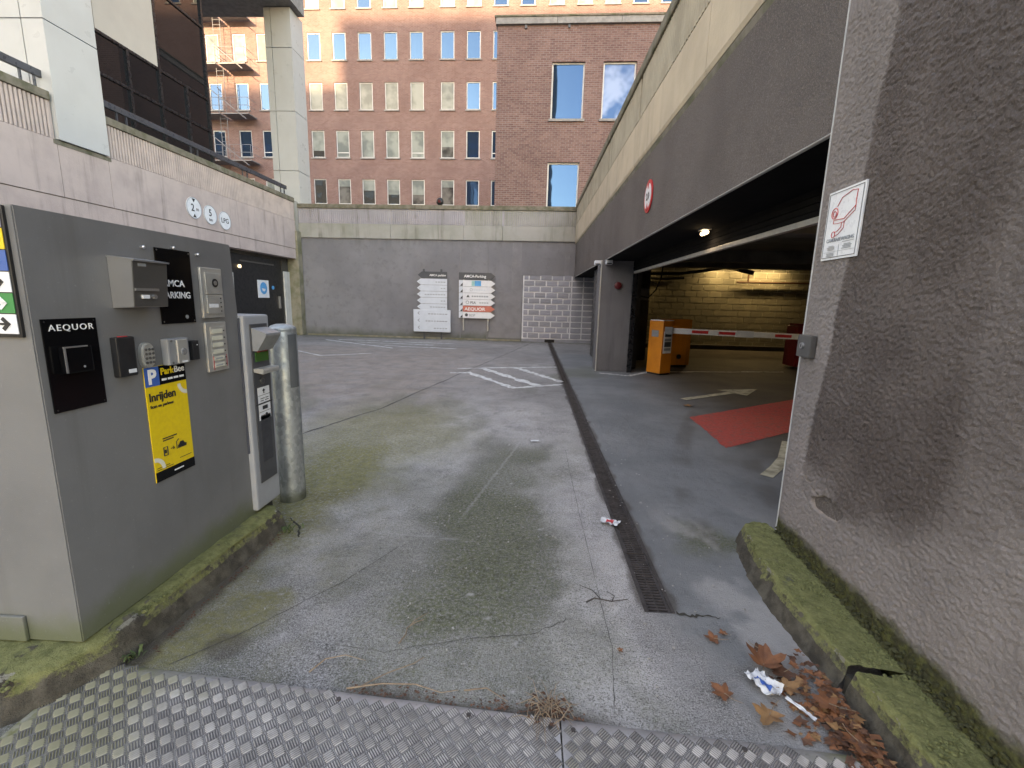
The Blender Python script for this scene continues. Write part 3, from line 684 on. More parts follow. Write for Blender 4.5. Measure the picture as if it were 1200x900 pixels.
TO = [(1.205, 1.475), (1.205, 1.3), (1.20, 1.1), (1.195, .8), (1.19, .4)]; BA = [(1.165, 1.47), (1.165, 1.3), (1.16, 1.1), (1.155, .8), (1.15, .4)]
WA = [nwp(1.445), nwp(1.3), nwp(1.1), nwp(.8), nwp(.4)]
k2 = kerb_grid("kerb", "", TO, BA, WA, .118)
b = B(); b.box(1.198, 1.42, 1.472, 1.506, -.02, .08); struct(b.build("kerb_joint", CRACK))
def near_wall():
    t = thing("rendered_wall", "near rough brown render wall end with darker band and mossy foot above the kerb", "wall", tuple(NW0))
    us = np.unique(np.concatenate([np.arange(0, 1.75, .0048), np.arange(1.75, 2.5, .05)])); zs = np.unique(np.concatenate([np.arange(.02, 2.75, .0048), np.arange(2.75, 4.7, .05)]))
    U, ZZ = np.meshgrid(us, zs, indexing='ij')
    d = (NW1 - NW0).normalized(); nx, ny = -abs(d.y), d.x * (1 if d.y < 0 else -1)
    nrm = Vector((d.y, -d.x, 0)); nrm = nrm if nrm.x < 0 else -nrm
    n1 = fbm(U * 74, ZZ * 100, 0, 2, 60); n2 = fbm(U * 150, ZZ * 170, 0, 2, 61); n3 = fbm(U * 2.3, ZZ * 2.3, 0, 4, 62) - .5
    ridge = 1 - np.abs(n1 * 2 - 1); hgt = np.clip(.62 * n1 + .38 * n2, 0, 1); hg = np.clip((hgt - .5) * 1.9 + .5, 0, 1)
    edge = sst(.0, .03, U)
    dep = (hg * .0085 + n3 * .010) * edge
    yv = NW0.y + d.y * U
    # broken patch with a hole
    hx, hz = U - .40, ZZ - .47
    rr = np.hypot(hx / .10, (hz - .10 * hx) / .046) + (fbm(U * 14, ZZ * 14, 0, 3, 66) - .5) * .7
    hole = sst(1.12, .95, rr)
    dep = dep - hole * (.036 + .016 * n1 + .12 * np.clip(hz, 0, 1))
    band_l = .235 + .12 * np.clip((ZZ - 1.2) / 1.4, -1, 1.5) + (fbm(U * 5, ZZ * 5, 0, 3, 70) - .5) * .05
    band_r = 1.02 + (fbm(U * 4, ZZ * 4, 0, 3, 71) - .5) * .08 + 0 * ZZ
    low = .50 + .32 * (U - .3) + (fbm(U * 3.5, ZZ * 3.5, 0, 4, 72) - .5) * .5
    toned = sst(0, .025, U - band_l) * (.72 + .28 * sst(.06, -.02, U - band_r)) * sst(-.16, .14, ZZ - low)  # mask of the darker band, blended into the wall colour
    moss = sst(.04, -.02, ZZ - .215 + (fbm(U * 12, ZZ * 12, 0, 4, 73) - .5) * .06)
    scr = sst(.006, .002, np.abs(hz - .035 + .45 * (U - .3) + (n1 - .5) * .02)) * sst(.16, .2, U) * sst(.42, .38, U)
    scr = np.maximum(scr, sst(.006, .002, np.abs(hz + .055 + .75 * (U - .28) + (n2 - .5) * .02)) * sst(.17, .2, U) * sst(.45, .4, U))
    dep -= scr * .012
    P = np.stack([NW0.x + d.x * U + nrm.x * dep, yv + nrm.y * dep, ZZ], -1)
    grid_mesh("render_face", P, NEAR, t, None, dict(height=hg, toned=toned, moss=moss, raw=np.maximum(hole, scr * .3)))
    b = B(); b.prism([(NW0.x + .012, NW0.y), (NW0.x + .45, NW0.y), (NW0.x + .45, -.1), (1.335, -.1)], (0, 0, 0), X, Y, Z * 4.7); b.build("wall_core", FASC, t)
    b = B(); b.tube([(NW0.x - .001, NW0.y + .004, .12), (NW0.x - .001, NW0.y + .004, 4.7)], .004, 6); b.build("corner_bead", PLASTG if False else M('galvanised bead', (.5, .5, .5), rough=.5), t)
    return t, d, nrm
nw, ND, NN = near_wall()

# ================================================================== parking garage on the right
G = thing("parking_garage", "parking garage with brown rendered front, beige fluted parapet and wide open entrance", "garage", (1.46, 2.5, 0))
def along(y, dx=0.0): return Vector((XR(y) + dx, y, 0))
YF = 16.06
b = B(); P = []
for yv in (2.51, YF): P += [(XR(yv), yv, 2.26), (XR(yv) + .42, yv, 2.26), (XR(yv) + .42, yv, 3.42), (XR(yv), yv, 3.42)]
b.add(P, [(0, 4, 7, 3), (0, 1, 5, 4), (1, 2, 6, 5), (0, 3, 2, 1), (4, 5, 6, 7), (3, 7, 6, 2)]); b.build("front_wall", FASC, G)
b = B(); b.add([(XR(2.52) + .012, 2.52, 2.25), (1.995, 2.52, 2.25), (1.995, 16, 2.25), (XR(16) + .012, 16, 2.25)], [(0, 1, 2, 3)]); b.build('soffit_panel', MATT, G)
b = B(); b.add([(*along(2.51, -.004)[:2], 2.262), (*along(YF, -.004)[:2], 2.262), (*along(YF, .012)[:2], 2.252), (*along(2.51, .012)[:2], 2.252)], [(0, 1, 2, 3)])
b.tube([along(2.51) + Z * 2.26, along(YF) + Z * 2.26], .006, 6); b.build("edge_bead", ALU, G)
def sweep(prof, y0, y1, name, mat, par, cuts=()):
    """prof = (dx,z) closed outline swept along the garage wall line"""
    ysq = [y0, *cuts, y1]
    for a, c in zip(ysq[:-1], ysq[1:]):
        b = B(); n = len(prof); P = [(XR(a) + p, a + .004, z) for p, z in prof] + [(XR(c) + p, c - .004, z) for p, z in prof]
        b.add(P, [tuple(range(n)), tuple(range(2 * n - 1, n - 1, -1))] + [(k, n + k, n + (k + 1) % n, (k + 1) % n) for k in range(n)]); b.build(name, mat, par)
cuts = [4.4, 7.0, 9.6, 12.2, 14.3]
sweep([(.35, 3.36), (-.015, 3.36), (-.03, 3.40), (-.03, 3.94), (-.02, 3.955), (.35, 3.955)], 2.51, YF, "parapet_band", BEIGE, G, cuts)
sweep([(.3, 3.30), (-.0, 3.30), (-.012, 3.355), (.3, 3.355)], 2.51, YF, "dark_strip", COPE, G)  # dark strip along the bottom of the beige band
sweep([(.42, 4.5), (-.05, 4.5), (-.06, 4.52), (-.06, 4.62), (-.04, 4.66), (.42, 4.66)], 2.51, YF, "coping", COPE, G, cuts)
sweep([(.35, 3.957), (-.0, 3.957), (-.0, 4.5), (.35, 4.5)], 2.51, YF, "parapet_core", BEIGEF, G)
for a, c in zip([2.52, *cuts], [*cuts, YF - .01]):
    flutes(along(a + .05), along(c - .05), 3.96, 4.498, .068, .03, (-1, 0, 0)).build("fluted_panel", BEIGEF, G)
# middle pillar and far jamb
b = B(); b.box(1.365, 2.02, 9.5, 10.05, 0, 2.258, .012); b.build("pillar", PILL, G)
b = B(); b.box(1.352, 1.375, 9.488, 9.512, 0, 2.255); b.build("corner_trim", ALU, G)
# recess beyond the pillar
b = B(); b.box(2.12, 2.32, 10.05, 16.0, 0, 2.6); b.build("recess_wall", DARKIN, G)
b = B(); b.box(1.62, 1.68, 12.4, 12.46, 0, 2.25); b.box(1.75, 1.78, 10.2, 12.4, 0, 2.2); b.build("recess_door_frame", ALU, G)
b = B(); b.box(1.60, 1.63, 10.06, 12.38, .02, 2.24); b.build("recess_door", BLACK, G)
# interior shell
CEILM = M("sooty garage ceiling", (.20, .19, .17), (.13, .12, .11), rough=.85, scale=2)
b = B(); b.box(1.9, 9.6, 2.5, 15.9, 2.72, 3.0); b.build("ceiling", CEILM, G)
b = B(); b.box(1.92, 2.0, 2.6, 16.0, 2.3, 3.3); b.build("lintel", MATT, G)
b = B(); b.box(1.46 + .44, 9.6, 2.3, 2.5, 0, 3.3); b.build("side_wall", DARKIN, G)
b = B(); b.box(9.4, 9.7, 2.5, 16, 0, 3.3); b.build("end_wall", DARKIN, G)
b = B(); b.box(1.5, 9.7, 2.45, 16.0, 3.32, 3.5); b.build("roof_deck", COPE, G)
for yv in (4.6, 6.9, 11.4, 13.2): 
    b = B(); b.box(2.02, 9.4, yv, yv + .28, 2.45, 2.72); b.build("ceiling_beam", CEILM, G)
bw = B(); bw.box(2.32, 9.4, 15.535, 15.8, 0, 2.75); bwall = bw.build("block_wall", GMORT, G)
def one_block(name, mat, par, L, H, D, me_cache={}):
    key = (round(L, 3), round(H, 3), D, mat.name)
    if key not in me_cache:
        b = B(); b.obox((0, 0, 0), X, Y, Z, L, D, H); o = b.build(name, mat, par, local=True); me_cache[key] = o.data; return o
    o = bpy.data.objects.new(name, me_cache[key]); COL.objects.link(o); o.parent = par; o["_o"] = tuple(par["_o"]); return o
off = Vector(bwall["_o"])
for r in range(13):
    x = 3.0 - (.2 if r % 2 else 0)
    while x < 9.2:
        o = one_block("block", random.choice((GBLOCK, GBLOCK, GBLOCK2)), bwall, .372, .178, .05)
        o.location = Vector((x + .2, 15.545 + random.uniform(-.003, .003), .05 + r * .205 + .1)) - off; x += .40
b = B(); b.box(2.4, 9.4, 15.1, 15.53, 0, .14); b.build("floor_kerb", DARKIN, G)
# roller shutter
t = thing("roller_shutter", "dark roller shutter drawn up under the garage lintel with pale bottom bar", "shutter", (2.0, 2.6, 2.0))
for k in range(5):
    b = B(); b.box(2.005 + .004 * (k % 2), 2.03, 2.62, 9.45, 2.045 + k * .052, 2.045 + (k + 1) * .052 - .006); b.build("slat", MATT, t)
b = B(); b.box(1.995, 2.045, 2.62, 9.45, 2.0, 2.045, .004); b.build("bottom_bar", ALU, t)
b = B(); b.box(2.02, 2.09, 9.42, 9.5, 0, 2.25); b.box(1.99, 2.03, 9.40, 9.43, 0, 2.25); b.build("guide_rail", DKFR, t)
# lamps of the garage: housing, tube and the light of the tube
def lamp(label, c, L, ax, en, tubem=TUBE, col=(1.0, .80, .42)):
    c = Vector(c); t = thing("ceiling_lamp", label, "lamp", tuple(c), "lit tube lamps under the garage ceiling"); a = X if ax == 'x' else Y; bb = Y if ax == 'x' else X
    b = B(); b.obox(c + Z * .045, a, bb, Z, L, .09, .03); b.build("housing", PLASTG, t)
    b = B(); b.cyl(c - a * L * .48, c + a * L * .48, .022, 10); b.build("tube", tubem, t, True)
    if en:
        l = bpy.data.lights.new("tube light", 'AREA'); l.shape = 'RECTANGLE'; l.size = L; l.size_y = .06; l.energy = en; l.color = col
        o = bpy.data.objects.new("tube_light", l); COL.objects.link(o); o.parent = t; o.location = (0, 0, -.035)
        if ax == 'y': o.rotation_euler = (0, 0, math.pi / 2)
lamp("lit tube lamp over the block wall, nearest the orange barrier", (5.95, 15.2, 2.64), .5, 'x', .75)
lamp("lit tube lamp over the block wall, right of the security camera", (6.72, 15.2, 2.64), .35, 'x', .45)
lamp("short lit tube lamp between two others over the block wall", (7.2, 15.2, 2.64), .3, 'x', .8)
lamp("brightest and longest lit tube lamp at the right end of the block wall", (7.75, 15.2, 2.62), .6, 'x', .8)
lamp("yellow lamp high beside the pillar at the garage door edge", (3.3, 15.15, 2.60), .3, 'x', .5)
lamp("white tube lamp on the black soffit just inside the entrance", (1.9, 5.4, 2.205), .16, 'y', .15, TUBEW, (1, .88, .7))
lamp("tube lamp hidden deep in the garage behind the near wall", (5.6, 6.0, 2.62), 1.0, 'x', .8)
# pipes, cables, camera and boxes
t = thing("wall_pipe", "dark pipe run along the top of the garage block wall", "pipe", (4.6, 15.4, 2.2))
b = B(); b.tube([(6.6, 15.38, 2.18), (9.3, 15.38, 2.2)], .035, 8); b.tube([(6.95, 15.38, 2.18), (6.95, 15.38, 2.5)], .03, 8); b.build("pipe", M("rusty pipe", (.10, .05, .03), rough=.7), t)
b = B(); b.tube([(2.4, 15.4, 2.27), (4.2, 15.4, 2.24), (4.9, 15.4, 2.28)], .045, 8); b.build("duct", RUBBER, t)
t = tag(B().tube([(2.4, 14.9, 2.35), (4.6, 14.9, 2.38), (5.4, 14.9, 2.5), (6.0, 14.9, 2.60), (6.6, 14.9, 2.52)], .05, 8).build("cable_tray", RUBBER), "sagging black cable bundle under the garage ceiling", "cable")
t = thing("ceiling_duct", "dim ventilation duct hanging under the garage ceiling behind the shutter", "duct", (5, 12.4, 2.5))
b = B(); b.box(3.0, 9.2, 12.2, 12.6, 2.56, 2.70, .01); b.build("duct", M("dull zinc duct", (.24, .235, .22), rough=.5, metal=.4, scale=4), t)
for x in (3.4, 5.0, 6.6, 8.2):
    b = B(); b.box(x - .02, x + .02, 12.17, 12.63, 2.545, 2.72); b.build("hanger", DSTEEL, t)
t = thing("security_camera", "black security camera on a bracket under the garage ceiling lamps", "camera", (6.4, 14.4, 2.5))
b = B(); b.obox((6.42, 14.4, 2.46), Vector((.9, -.3, -.25)).normalized(), Vector((.3, .95, 0)).normalized(), Vector((.25, 0, .97)).normalized(), .42, .13, .13, .01); b.build("body", BLACK, t)
b = B(); b.cyl((6.2, 14.45, 2.55), (6.2, 14.45, 2.72), .03, 8); b.box(6.0, 6.2, 14.38, 14.5, 2.5, 2.6); b.build("bracket", BLACK, t)
b = B(); b.cyl((6.60, 14.34, 2.41), (6.62, 14.333, 2.404), .05, 12); b.build("lens", SIGNBLK, t)
t = thing("control_box", "pale grey control box with looping black cable behind the pillar", "control box", (2.55, 11.5, 1.6))
b = B(); b.box(2.50, 2.86, 11.5, 11.62, 1.50, 1.78, .01); b.build("box", PLASTG, t)
b = B(); b.tube([(2.56, 11.48, 1.72), (2.62, 11.4, 1.6), (2.8, 11.35, 1.56), (2.98, 11.4, 1.75), (3.1, 11.45, 2.05), (3.14, 11.5, 2.4)], .018, 6); b.build("cable", RUBBER, t)
b = B(); b.box(2.44, 2.50, 11.5, 11.56, .55, .95); b.build("conduit", PLASTG, t)
b = B(); b.box(2.40, 2.9, 11.64, 11.74, 0, 2.7); b.build("backing_post", DARKIN, t)
t = thing("alarm_bell", "round dark red alarm bell on the middle pillar", "alarm", (1.72, 9.5, 1.76))
b = B(); b.cyl((1.72, 9.5, 1.76), (1.72, 9.46, 1.76), .075, 18, .07); b.cyl((1.72, 9.46, 1.76), (1.72, 9.44, 1.76), .07, 18, .04); b.build("bell", M("dark red bell", (.14, .012, .014), rough=.4), t, 40)
b = B(); b.cyl((1.72, 9.44, 1.76), (1.72, 9.43, 1.76), .018, 10); b.build("hub", REDM, t)
for (x, y, lab, nm) in ((1.50, 9.42, "white sensor box at the top right of the middle pillar", 0), (1.30, 9.62, "white sensor box at the top left of the middle pillar", 1)):
    t = thing("door_sensor", lab, "sensor", (x, y, 2.2), "door sensors on the pillar")
    b = B(); b.box(x - .065, x + .065, y - .05, y + .085, 2.17, 2.255, .012); b.build("housing", WHITEP, t)
    b = B(); b.box(x - .05, x + .05, y - .053, y - .048, 2.175, 2.195); b.build("sensor_window", SIGNBLK, t)
# barrier
t = thing("parking_barrier", "orange parking barrier with lowered white and red arm", "barrier", (2.6, 9.15, 0))
e1 = Vector((.2, -.29, 0)).normalized(); e2 = Vector((.29, .2, 0)).normalized()
c0 = Vector((2.6, 9.15, 0)); cc = c0 - e1 * .175 + e2 * .16
b = B(); b.obox(cc + Z * .56, e1, e2, Z, .35, .32, 1.06, .012); b.build("housing", ORANGE, t)
b = B(); b.obox(cc + Z * .02, e1, e2, Z, .32, .29, .05); b.build("base", BLACK, t)
b = B(); b.obox(cc + Z * 1.095, e1, e2, Z, .34, .31, .014); b.build("lid", WHITEP, t)
b = B(); b.obox(cc - e2 * .163 + Z * .83 - e1 * .01, e1, e2, Z, .17, .006, .13); b.build("name_plate", PLASTG, t)
side = b = B(); b.obox(cc + e1 * .178 + Z * .66, e2, e1, Z, .24, .006, .44)
pn = b.build("label_panel", WHITEP, t)
for zz, hh in ((.80, .06), (.71, .05), (.62, .10), (.52, .05)):
    b = B(); b.obox(cc + e1 * .183 + Z * zz, e2, e1, Z, .19, .004, hh); b.build("print_block", DGREY if hh > .055 else LETG, pn)
A0, A1 = Vector((2.72, 9.22, .90)), Vector((6.6, 9.25, .82)); ad = (A1 - A0).normalized(); an = Vector((ad.y, -ad.x, 0)); az = ad.cross(-an) if ad.cross(-an).z > 0 else -ad.cross(-an)
b = B(); b.obox((A0 + A1) / 2, ad, an, az, (A1 - A0).length, .045, .11, .006); arm = b.build("arm", WHITEP, t)
for s in (.62, 1.15, 2.25, 2.95, 3.5):
    b = B(); b.obox(A0 + ad * s + an * .025, ad, an, az, .32, .006, .055); b.build("red_stripe", REDS, arm)
b = B(); b.obox(A0 + ad * 1.5 + an * .02, ad, an, az, .34, .02, .13); b.cyl(A0 + ad * 1.42 + an * .03, A0 + ad * 1.42 + an * .04, .015, 8); b.build("arm_joint", PWHITE, arm)
b = B(); b.obox(A0 + an * .01, ad, an, az, .16, .09, .15, .01); b.build("arm_bracket", PLASTG, t)
t = thing("barrier_cabinet", "second orange cabinet with a dark round hole behind the barrier", "barrier cabinet", (3.3, 10.6, 0))
b = B(); b.prism([(2.86, 10.3), (3.62, 10.5), (3.52, 10.86), (2.76, 10.66)], (0, 0, .06), X, Y, Z * 1.03); b.build("housing", ORANGE, t)
b = B(); b.prism([(2.88, 10.36), (3.58, 10.54), (3.5, 10.8), (2.8, 10.62)], (0, 0, 0), X, Y, Z * .06); b.build("plinth", BLACK, t)
b = B(); dd = Vector((.2, -.76, 0)).normalized(); b.cyl(Vector((3.36, 10.435, .25)), Vector((3.36, 10.435, .25)) + dd * .012, .055, 14); b.build("port", RUBBER, t)
t = thing("red_cabinet", "dark red cabinet behind the end of the barrier arm", "cabinet", (6.1, 10.9, 0))
b = B(); b.box(6.15, 6.9, 10.8, 11.3, .05, 1.0, .015); b.build("housing", REDM, t)
b = B(); b.box(6.25, 6.8, 10.78, 10.8, .55, .85); b.build("front_panel", M("deep red panel", (.2, .015, .018), rough=.35), t)
b = B(); b.box(6.18, 6.86, 10.85, 11.25, 1.0, 1.05); b.build("lid", REDM, t)
# round red sign on the garage front
cS = Vector((XR(6.2) - .008, 6.2, 2.76)); t = thing("height_limit_sign", "round red and white restriction sign high on the brown garage front", "sign", tuple(cS))
b = B(); b.prism(circ(.20, 32), cS + X * .004, -Y, Z, -X * .012); b.build("disc", REDS, t)
b = B(); b.prism(circ(.155, 32), cS - X * .009, -Y, Z, -X * .004); b.build("white_field", WHITEP, t)
for s in (1, -1):
    b = B(); b.prism([(-.055, s * .16), (.055, s * .16), (0, s * .085)], cS - X * .013, -Y, Z, -X * .003); b.build("wedge", REDS, t)
text("2,0", .12, LETB, t, cS - X * .0155 - Z * .042 , -Y, Z, 'CENTER', .002)

# things on the near wall
def on_near(u, z, d=0.0): p = NW0 + ND * u + NN * (d + .006); return Vector((p.x, p.y, z))
UU, VV = ND, Z     # ND runs towards the viewer: reading direction left to right
def nplate(name, label, cat, u0, u1, z0, z1, th, mat, part, bv=.002, d0=.0):
    c = on_near((u0 + u1) / 2, (z0 + z1) / 2, d0 + th / 2); t = thing(name, label, cat, tuple(c))
    b = B(); b.obox(c, ND, NN, Z, u1 - u0, th, z1 - z0, bv); b.build(part, mat, t); return t
t = nplate("camera_warning_sign", "white camera surveillance sign with red camera drawing on the rough near wall", "sign", .085, .36, 1.635, 1.955, .008, WHITEP, "plate", .001)
o = on_near(.085, 1.635, .0095)
def fr(b, u0, u1, v0, v1, w_, o, d=.001):
    for a in ((u0, u1, v0, v0 + w_), (u0, u1, v1 - w_, v1), (u0, u0 + w_, v0 + w_, v1 - w_), (u1 - w_, u1, v0 + w_, v1 - w_)):
        b.prism([(a[0], a[2]), (a[1], a[2]), (a[1], a[3]), (a[0], a[3])], o, UU, VV, NN * d)
b = B(); fr(b, .010, .265, .010, .310, .0022, o); b.build("border", LETB, t)
def line2(b, pts, wd, o, u, v, n, closed=False):
    pts = pts + [pts[0]] if closed else pts
    b.tube([o + u * p + v * q for p, q in pts], wd, 5)
b = B(); oo = o + NN * .001
line2(b, [(.085, .245), (.115, .28), (.185, .297), (.225, .292), (.222, .245), (.225, .225), (.15, .18), (.07, .185)], .0016, oo, UU, VV, NN)
line2(b, [(.07, .185), (.07, .168), (.10, .165), (.15, .165), (.225, .205), (.225, .225)], .0014, oo, UU, VV, NN)
line2(b, circ(.024, 18, cx=.07, cy=.215), .0018, oo, UU, VV, NN, True); line2(b, circ(.013, 14, cx=.07, cy=.212), .0016, oo, UU, VV, NN, True)
line2(b, [(.135, .165), (.135, .145), (.11, .13), (.085, .125)], .0014, oo, UU, VV, NN); line2(b, [(.155, .165), (.155, .138), (.12, .115), (.085, .105)], .0014, oo, UU, VV, NN)
line2(b, circ(.014, 14, cx=.08, cy=.117), .0016, oo, UU, VV, NN, True)
b.build("camera_drawing", REDS, t)
text("CAMERABEWAKING", .0235, LETG, t, o + UU * .137 + VV * .083, UU, VV, 'CENTER', .0004)
b = B()
for (ux, vv, wd) in ((.16, .074, .085), (.055, .062, .04), (.045, .056, .06), (.05, .050, .055), (.05, .044, .05), (.175, .062, .05), (.165, .056, .07), (.17, .050, .06), (.16, .044, .07), (.045, .028, .06), (.05, .022, .055), (.045, .016, .06)):
    b.prism([(ux, vv), (ux + wd, vv), (ux + wd, vv + .003), (ux, vv + .003)], o, UU, VV, NN * .0008)
b.prism([(.02, .036), (.255, .036), (.255, .0372), (.02, .0372)], o, UU, VV, NN * .0008); b.prism([(.137, .014), (.1385, .014), (.1385, .066), (.137, .066)], o, UU, VV, NN * .0008)
b.build("small_print", LETG, t)
t = nplate("key_switch", "small square steel key switch on the rough near wall", "switch", .015, .145, 1.15, 1.265, .03, DSTEEL, "housing", .006, .0)
c = on_near(.07, 1.21, .03); b = B(); b.cyl(c, c + NN * .008, .016, 14); kk = b.build("key_cylinder", STEEL, t)
b = B(); c2 = c + NN * .0085; b.obox(c2, ND, NN, Z, .003, .002, .014); b.build("keyhole", BLACK, kk)

# ================================================================== end wall of the yard
W0, W1 = -8.15, 2.3
bo = lambda x, d=0.0: Vector((x, YB(x) - d, 0))
bu = Vector((1, -.028, 0)).normalized(); bn = Vector((-.028, -1, 0)).normalized()
t = EW = thing("boundary_wall", "grey rendered wall closing the yard under a fluted concrete parapet", "wall", tuple(bo(-3)))
def wbox(name, mat, x0, x1, z0, z1, d0, d1, par, bv=0.0):
    c = (bo(x0) + bo(x1)) / 2; c = c + bn * ((d0 + d1) / 2) + Z * ((z0 + z1) / 2); b = B()
    b.obox(c, bu, bn, Z, (bo(x1) - bo(x0)).length, abs(d1 - d0), z1 - z0, bv); return b.build(name, mat, par)
wbox("render_face", BWALL, W0 - .3, -.37, 0, 3.42, -.4, 0, t)
wbox("render_face", BWALL, -.37, 2.3, 2.28, 3.42, -.4, 0, t)
wbox("smooth_panel", BWALL, -2.5, -1.62, .02, 3.40, 0, .004, t)
wbox("repair_strip", PATCH, -.75, -.42, 1.4, 3.36, 0, .006, t); wbox("repair_patch", PATCH, -1.55, -.42, .1, 1.7, 0, .003, t); wbox("repair_strip", PATCH, 1.05, 1.22, 2.3, 3.1, 0, .006, t); wbox("repair_strip", PATCH, -.45, -.38, .1, 2.3, 0, .012, t)
for x in (-2.55, -1.585): wbox("conduit", PATCH, x - .012, x + .012, 0, 3.4, 0, .02, t)
xs = [W0 - .25, -5.0, -2.45, -1.1, 1.5]
for a, c in zip(xs[:-1], xs[1:]):
    wbox("parapet_band", GREYB, a + .006, c - .006, 3.42, 3.90, -.4, .05 + random.uniform(0, .006), t)
    m = GREYF if c < -2 else GREYB
    flutes(bo(a + .04, .03), bo(c - .03, .03), 3.905, 4.395, .07, .025, tuple(bn)).build("fluted_panel", m, t)
wbox("parapet_core", GREYF, W0 - .25, 1.5, 3.9, 4.4, -.4, .03, t)
for a, c in zip([W0 - .25, -6.2, -4.1, -2.0, -.1], [-6.2, -4.1, -2.0, -.1, 1.38]): wbox("coping", COPE, a + .004, c - .004, 4.4, 4.54, -.4, .09 + random.uniform(0, .006), t, .012)
inf = wbox("block_infill", MORTAR, -.36, 2.2, 0, 2.28, -.3, -.022, t)
off = Vector(inf["_o"])
for r in range(11):
    z = .12 + r * .2; x = -.35 + (0 if r % 2 else -.2)
    while x < 2.1:
        a, c = max(x, -.33), min(x + .40, 1.33) if x < 1.3 else min(x + .4, 2.15)
        if c - a > .05:
            o = one_block("block", (BLOCKM if random.random() < .6 else BLOCKM2) if a < 1.3 else BLOCKM2, inf, round(c - a - .042, 3), .162, .03)  # blocks under the overhang all darker, its shade put into their colour
            p = bo((a + c) / 2) + bn * (-.018 + random.uniform(-.002, .004)) + Z * (z + .1) - off; o.location = p; o.rotation_euler = (0, 0, math.atan2(bu.y, bu.x))
        x = c if c < 1.34 and c >= 1.33 - 1e-6 else x + .40
wbox("block_plinth", BLOCKM2, -.36, 2.2, 0, .1, -.02, .03, t)
wbox("wall_foot", STONE, W0, -.4, -.02, .05, 0, .07, t)

# the two direction signs
def dsign(name, label, x, d, cat="direction sign"):
    p = bo(x, d); return thing(name, label, cat, tuple(p))
t = dsign("direction_sign", "direction sign of pale plates pointing left, with larger pale board below", -3.5, .16)
def sx(x, z, d): q = bo(x, d); return Vector((q.x, q.y, z))
for x in (-3.82, -3.2):
    b = B(); q = bo(x, .13); b.box(q.x - .03, q.x + .03, q.y - .02, q.y + .02, 0, 2.42); b.build("post", DGREY, t)
def arrowplate(t, mat, x0, x1, z0, z1, tip, name, d=.17, th=.02):
    zm = (z0 + z1) / 2
    if tip < 0: poly = [(x0, zm), (x0 + .14, z0), (x1, z0), (x1, z1), (x0 + .14, z1)]
    else: poly = [(x0, z0), (x1 - .15, z0), (x1, zm), (x1 - .15, z1), (x0, z1)]
    b = B(); P = [(sx(px, pz, d)) for px, pz in poly]; n = len(P); Q = [p + bn * th for p in P]
    b.add(P + Q, [tuple(range(n - 1, -1, -1)), tuple(range(n, 2 * n))] + [(k, (k + 1) % n, n + (k + 1) % n, n + k) for k in range(n)])
    return b.build(name, mat, t)
hp = arrowplate(t, DGREY, -4.02, -2.99, 2.10, 2.33, -1, "header_plate")
text("AMCA parking", .095, LETW, hp, sx(-3.03, 2.18, .192), bu, Z, 'RIGHT', .002)
for k in range(5):
    z1 = 2.09 - k * .215; pl = arrowplate(t, PWHITE, -4.06, -2.99, z1 - .205, z1, -1, "arrow_plate")
    wd = (.42, .24, .72, .2, .62)[k]
    for q in range(int(wd / .09)): B().obox(sx(-3.05 - q * .095 - .035, z1 - .11, .191), bu, bn, Z, random.uniform(.05, .08), .002, .028).build("print", LETG, pl)
    b = B(); b.tube([sx(-3.94, z1 - .08, .192), sx(-3.98, z1 - .105, .192), sx(-3.94, z1 - .13, .192)], .005, 5); b.build("arrow", LETG, pl)
b = B(); c = (sx(-4.19, 0, .20) + sx(-2.86, 0, .20)) / 2; b.obox(c + Z * .64, bu, bn, Z, 1.33, .03, .78, .02); pl = b.build("large_board", PWHITE, t)
for k, wd in enumerate((.72, .78, .5)):
    for q in range(int(wd / .095)): B().obox(sx(-2.98 - q * .1 - .04, .88 - k * .25, .217), bu, bn, Z, random.uniform(.05, .085), .002, .034).build("print", LETG, pl)
    b = B(); zz = .9 - k * .25; b.tube([sx(-3.97, zz + .05, .218), sx(-4.03, zz, .218), sx(-3.97, zz - .05, .218)], .009, 5); b.build("arrow", DGREY, pl)
t = dsign("direction_sign", "direction sign of white arrow plates pointing right, one of them salmon red", -2.0, .1)
for x in (-2.42, -1.55):
    b = B(); q = bo(x, .09); b.cyl((q.x, q.y, .33), (q.x, q.y, 2.3), .028, 10); b.build("post", ALU, t)
hp = arrowplate(t, DGREY, -2.58, -1.31, 2.09, 2.33, 1, "header_plate", .12)
text("AMCA-Parking", .125, LETW, hp, sx(-2.40, 2.165, .142), bu, Z, 'LEFT', .003)
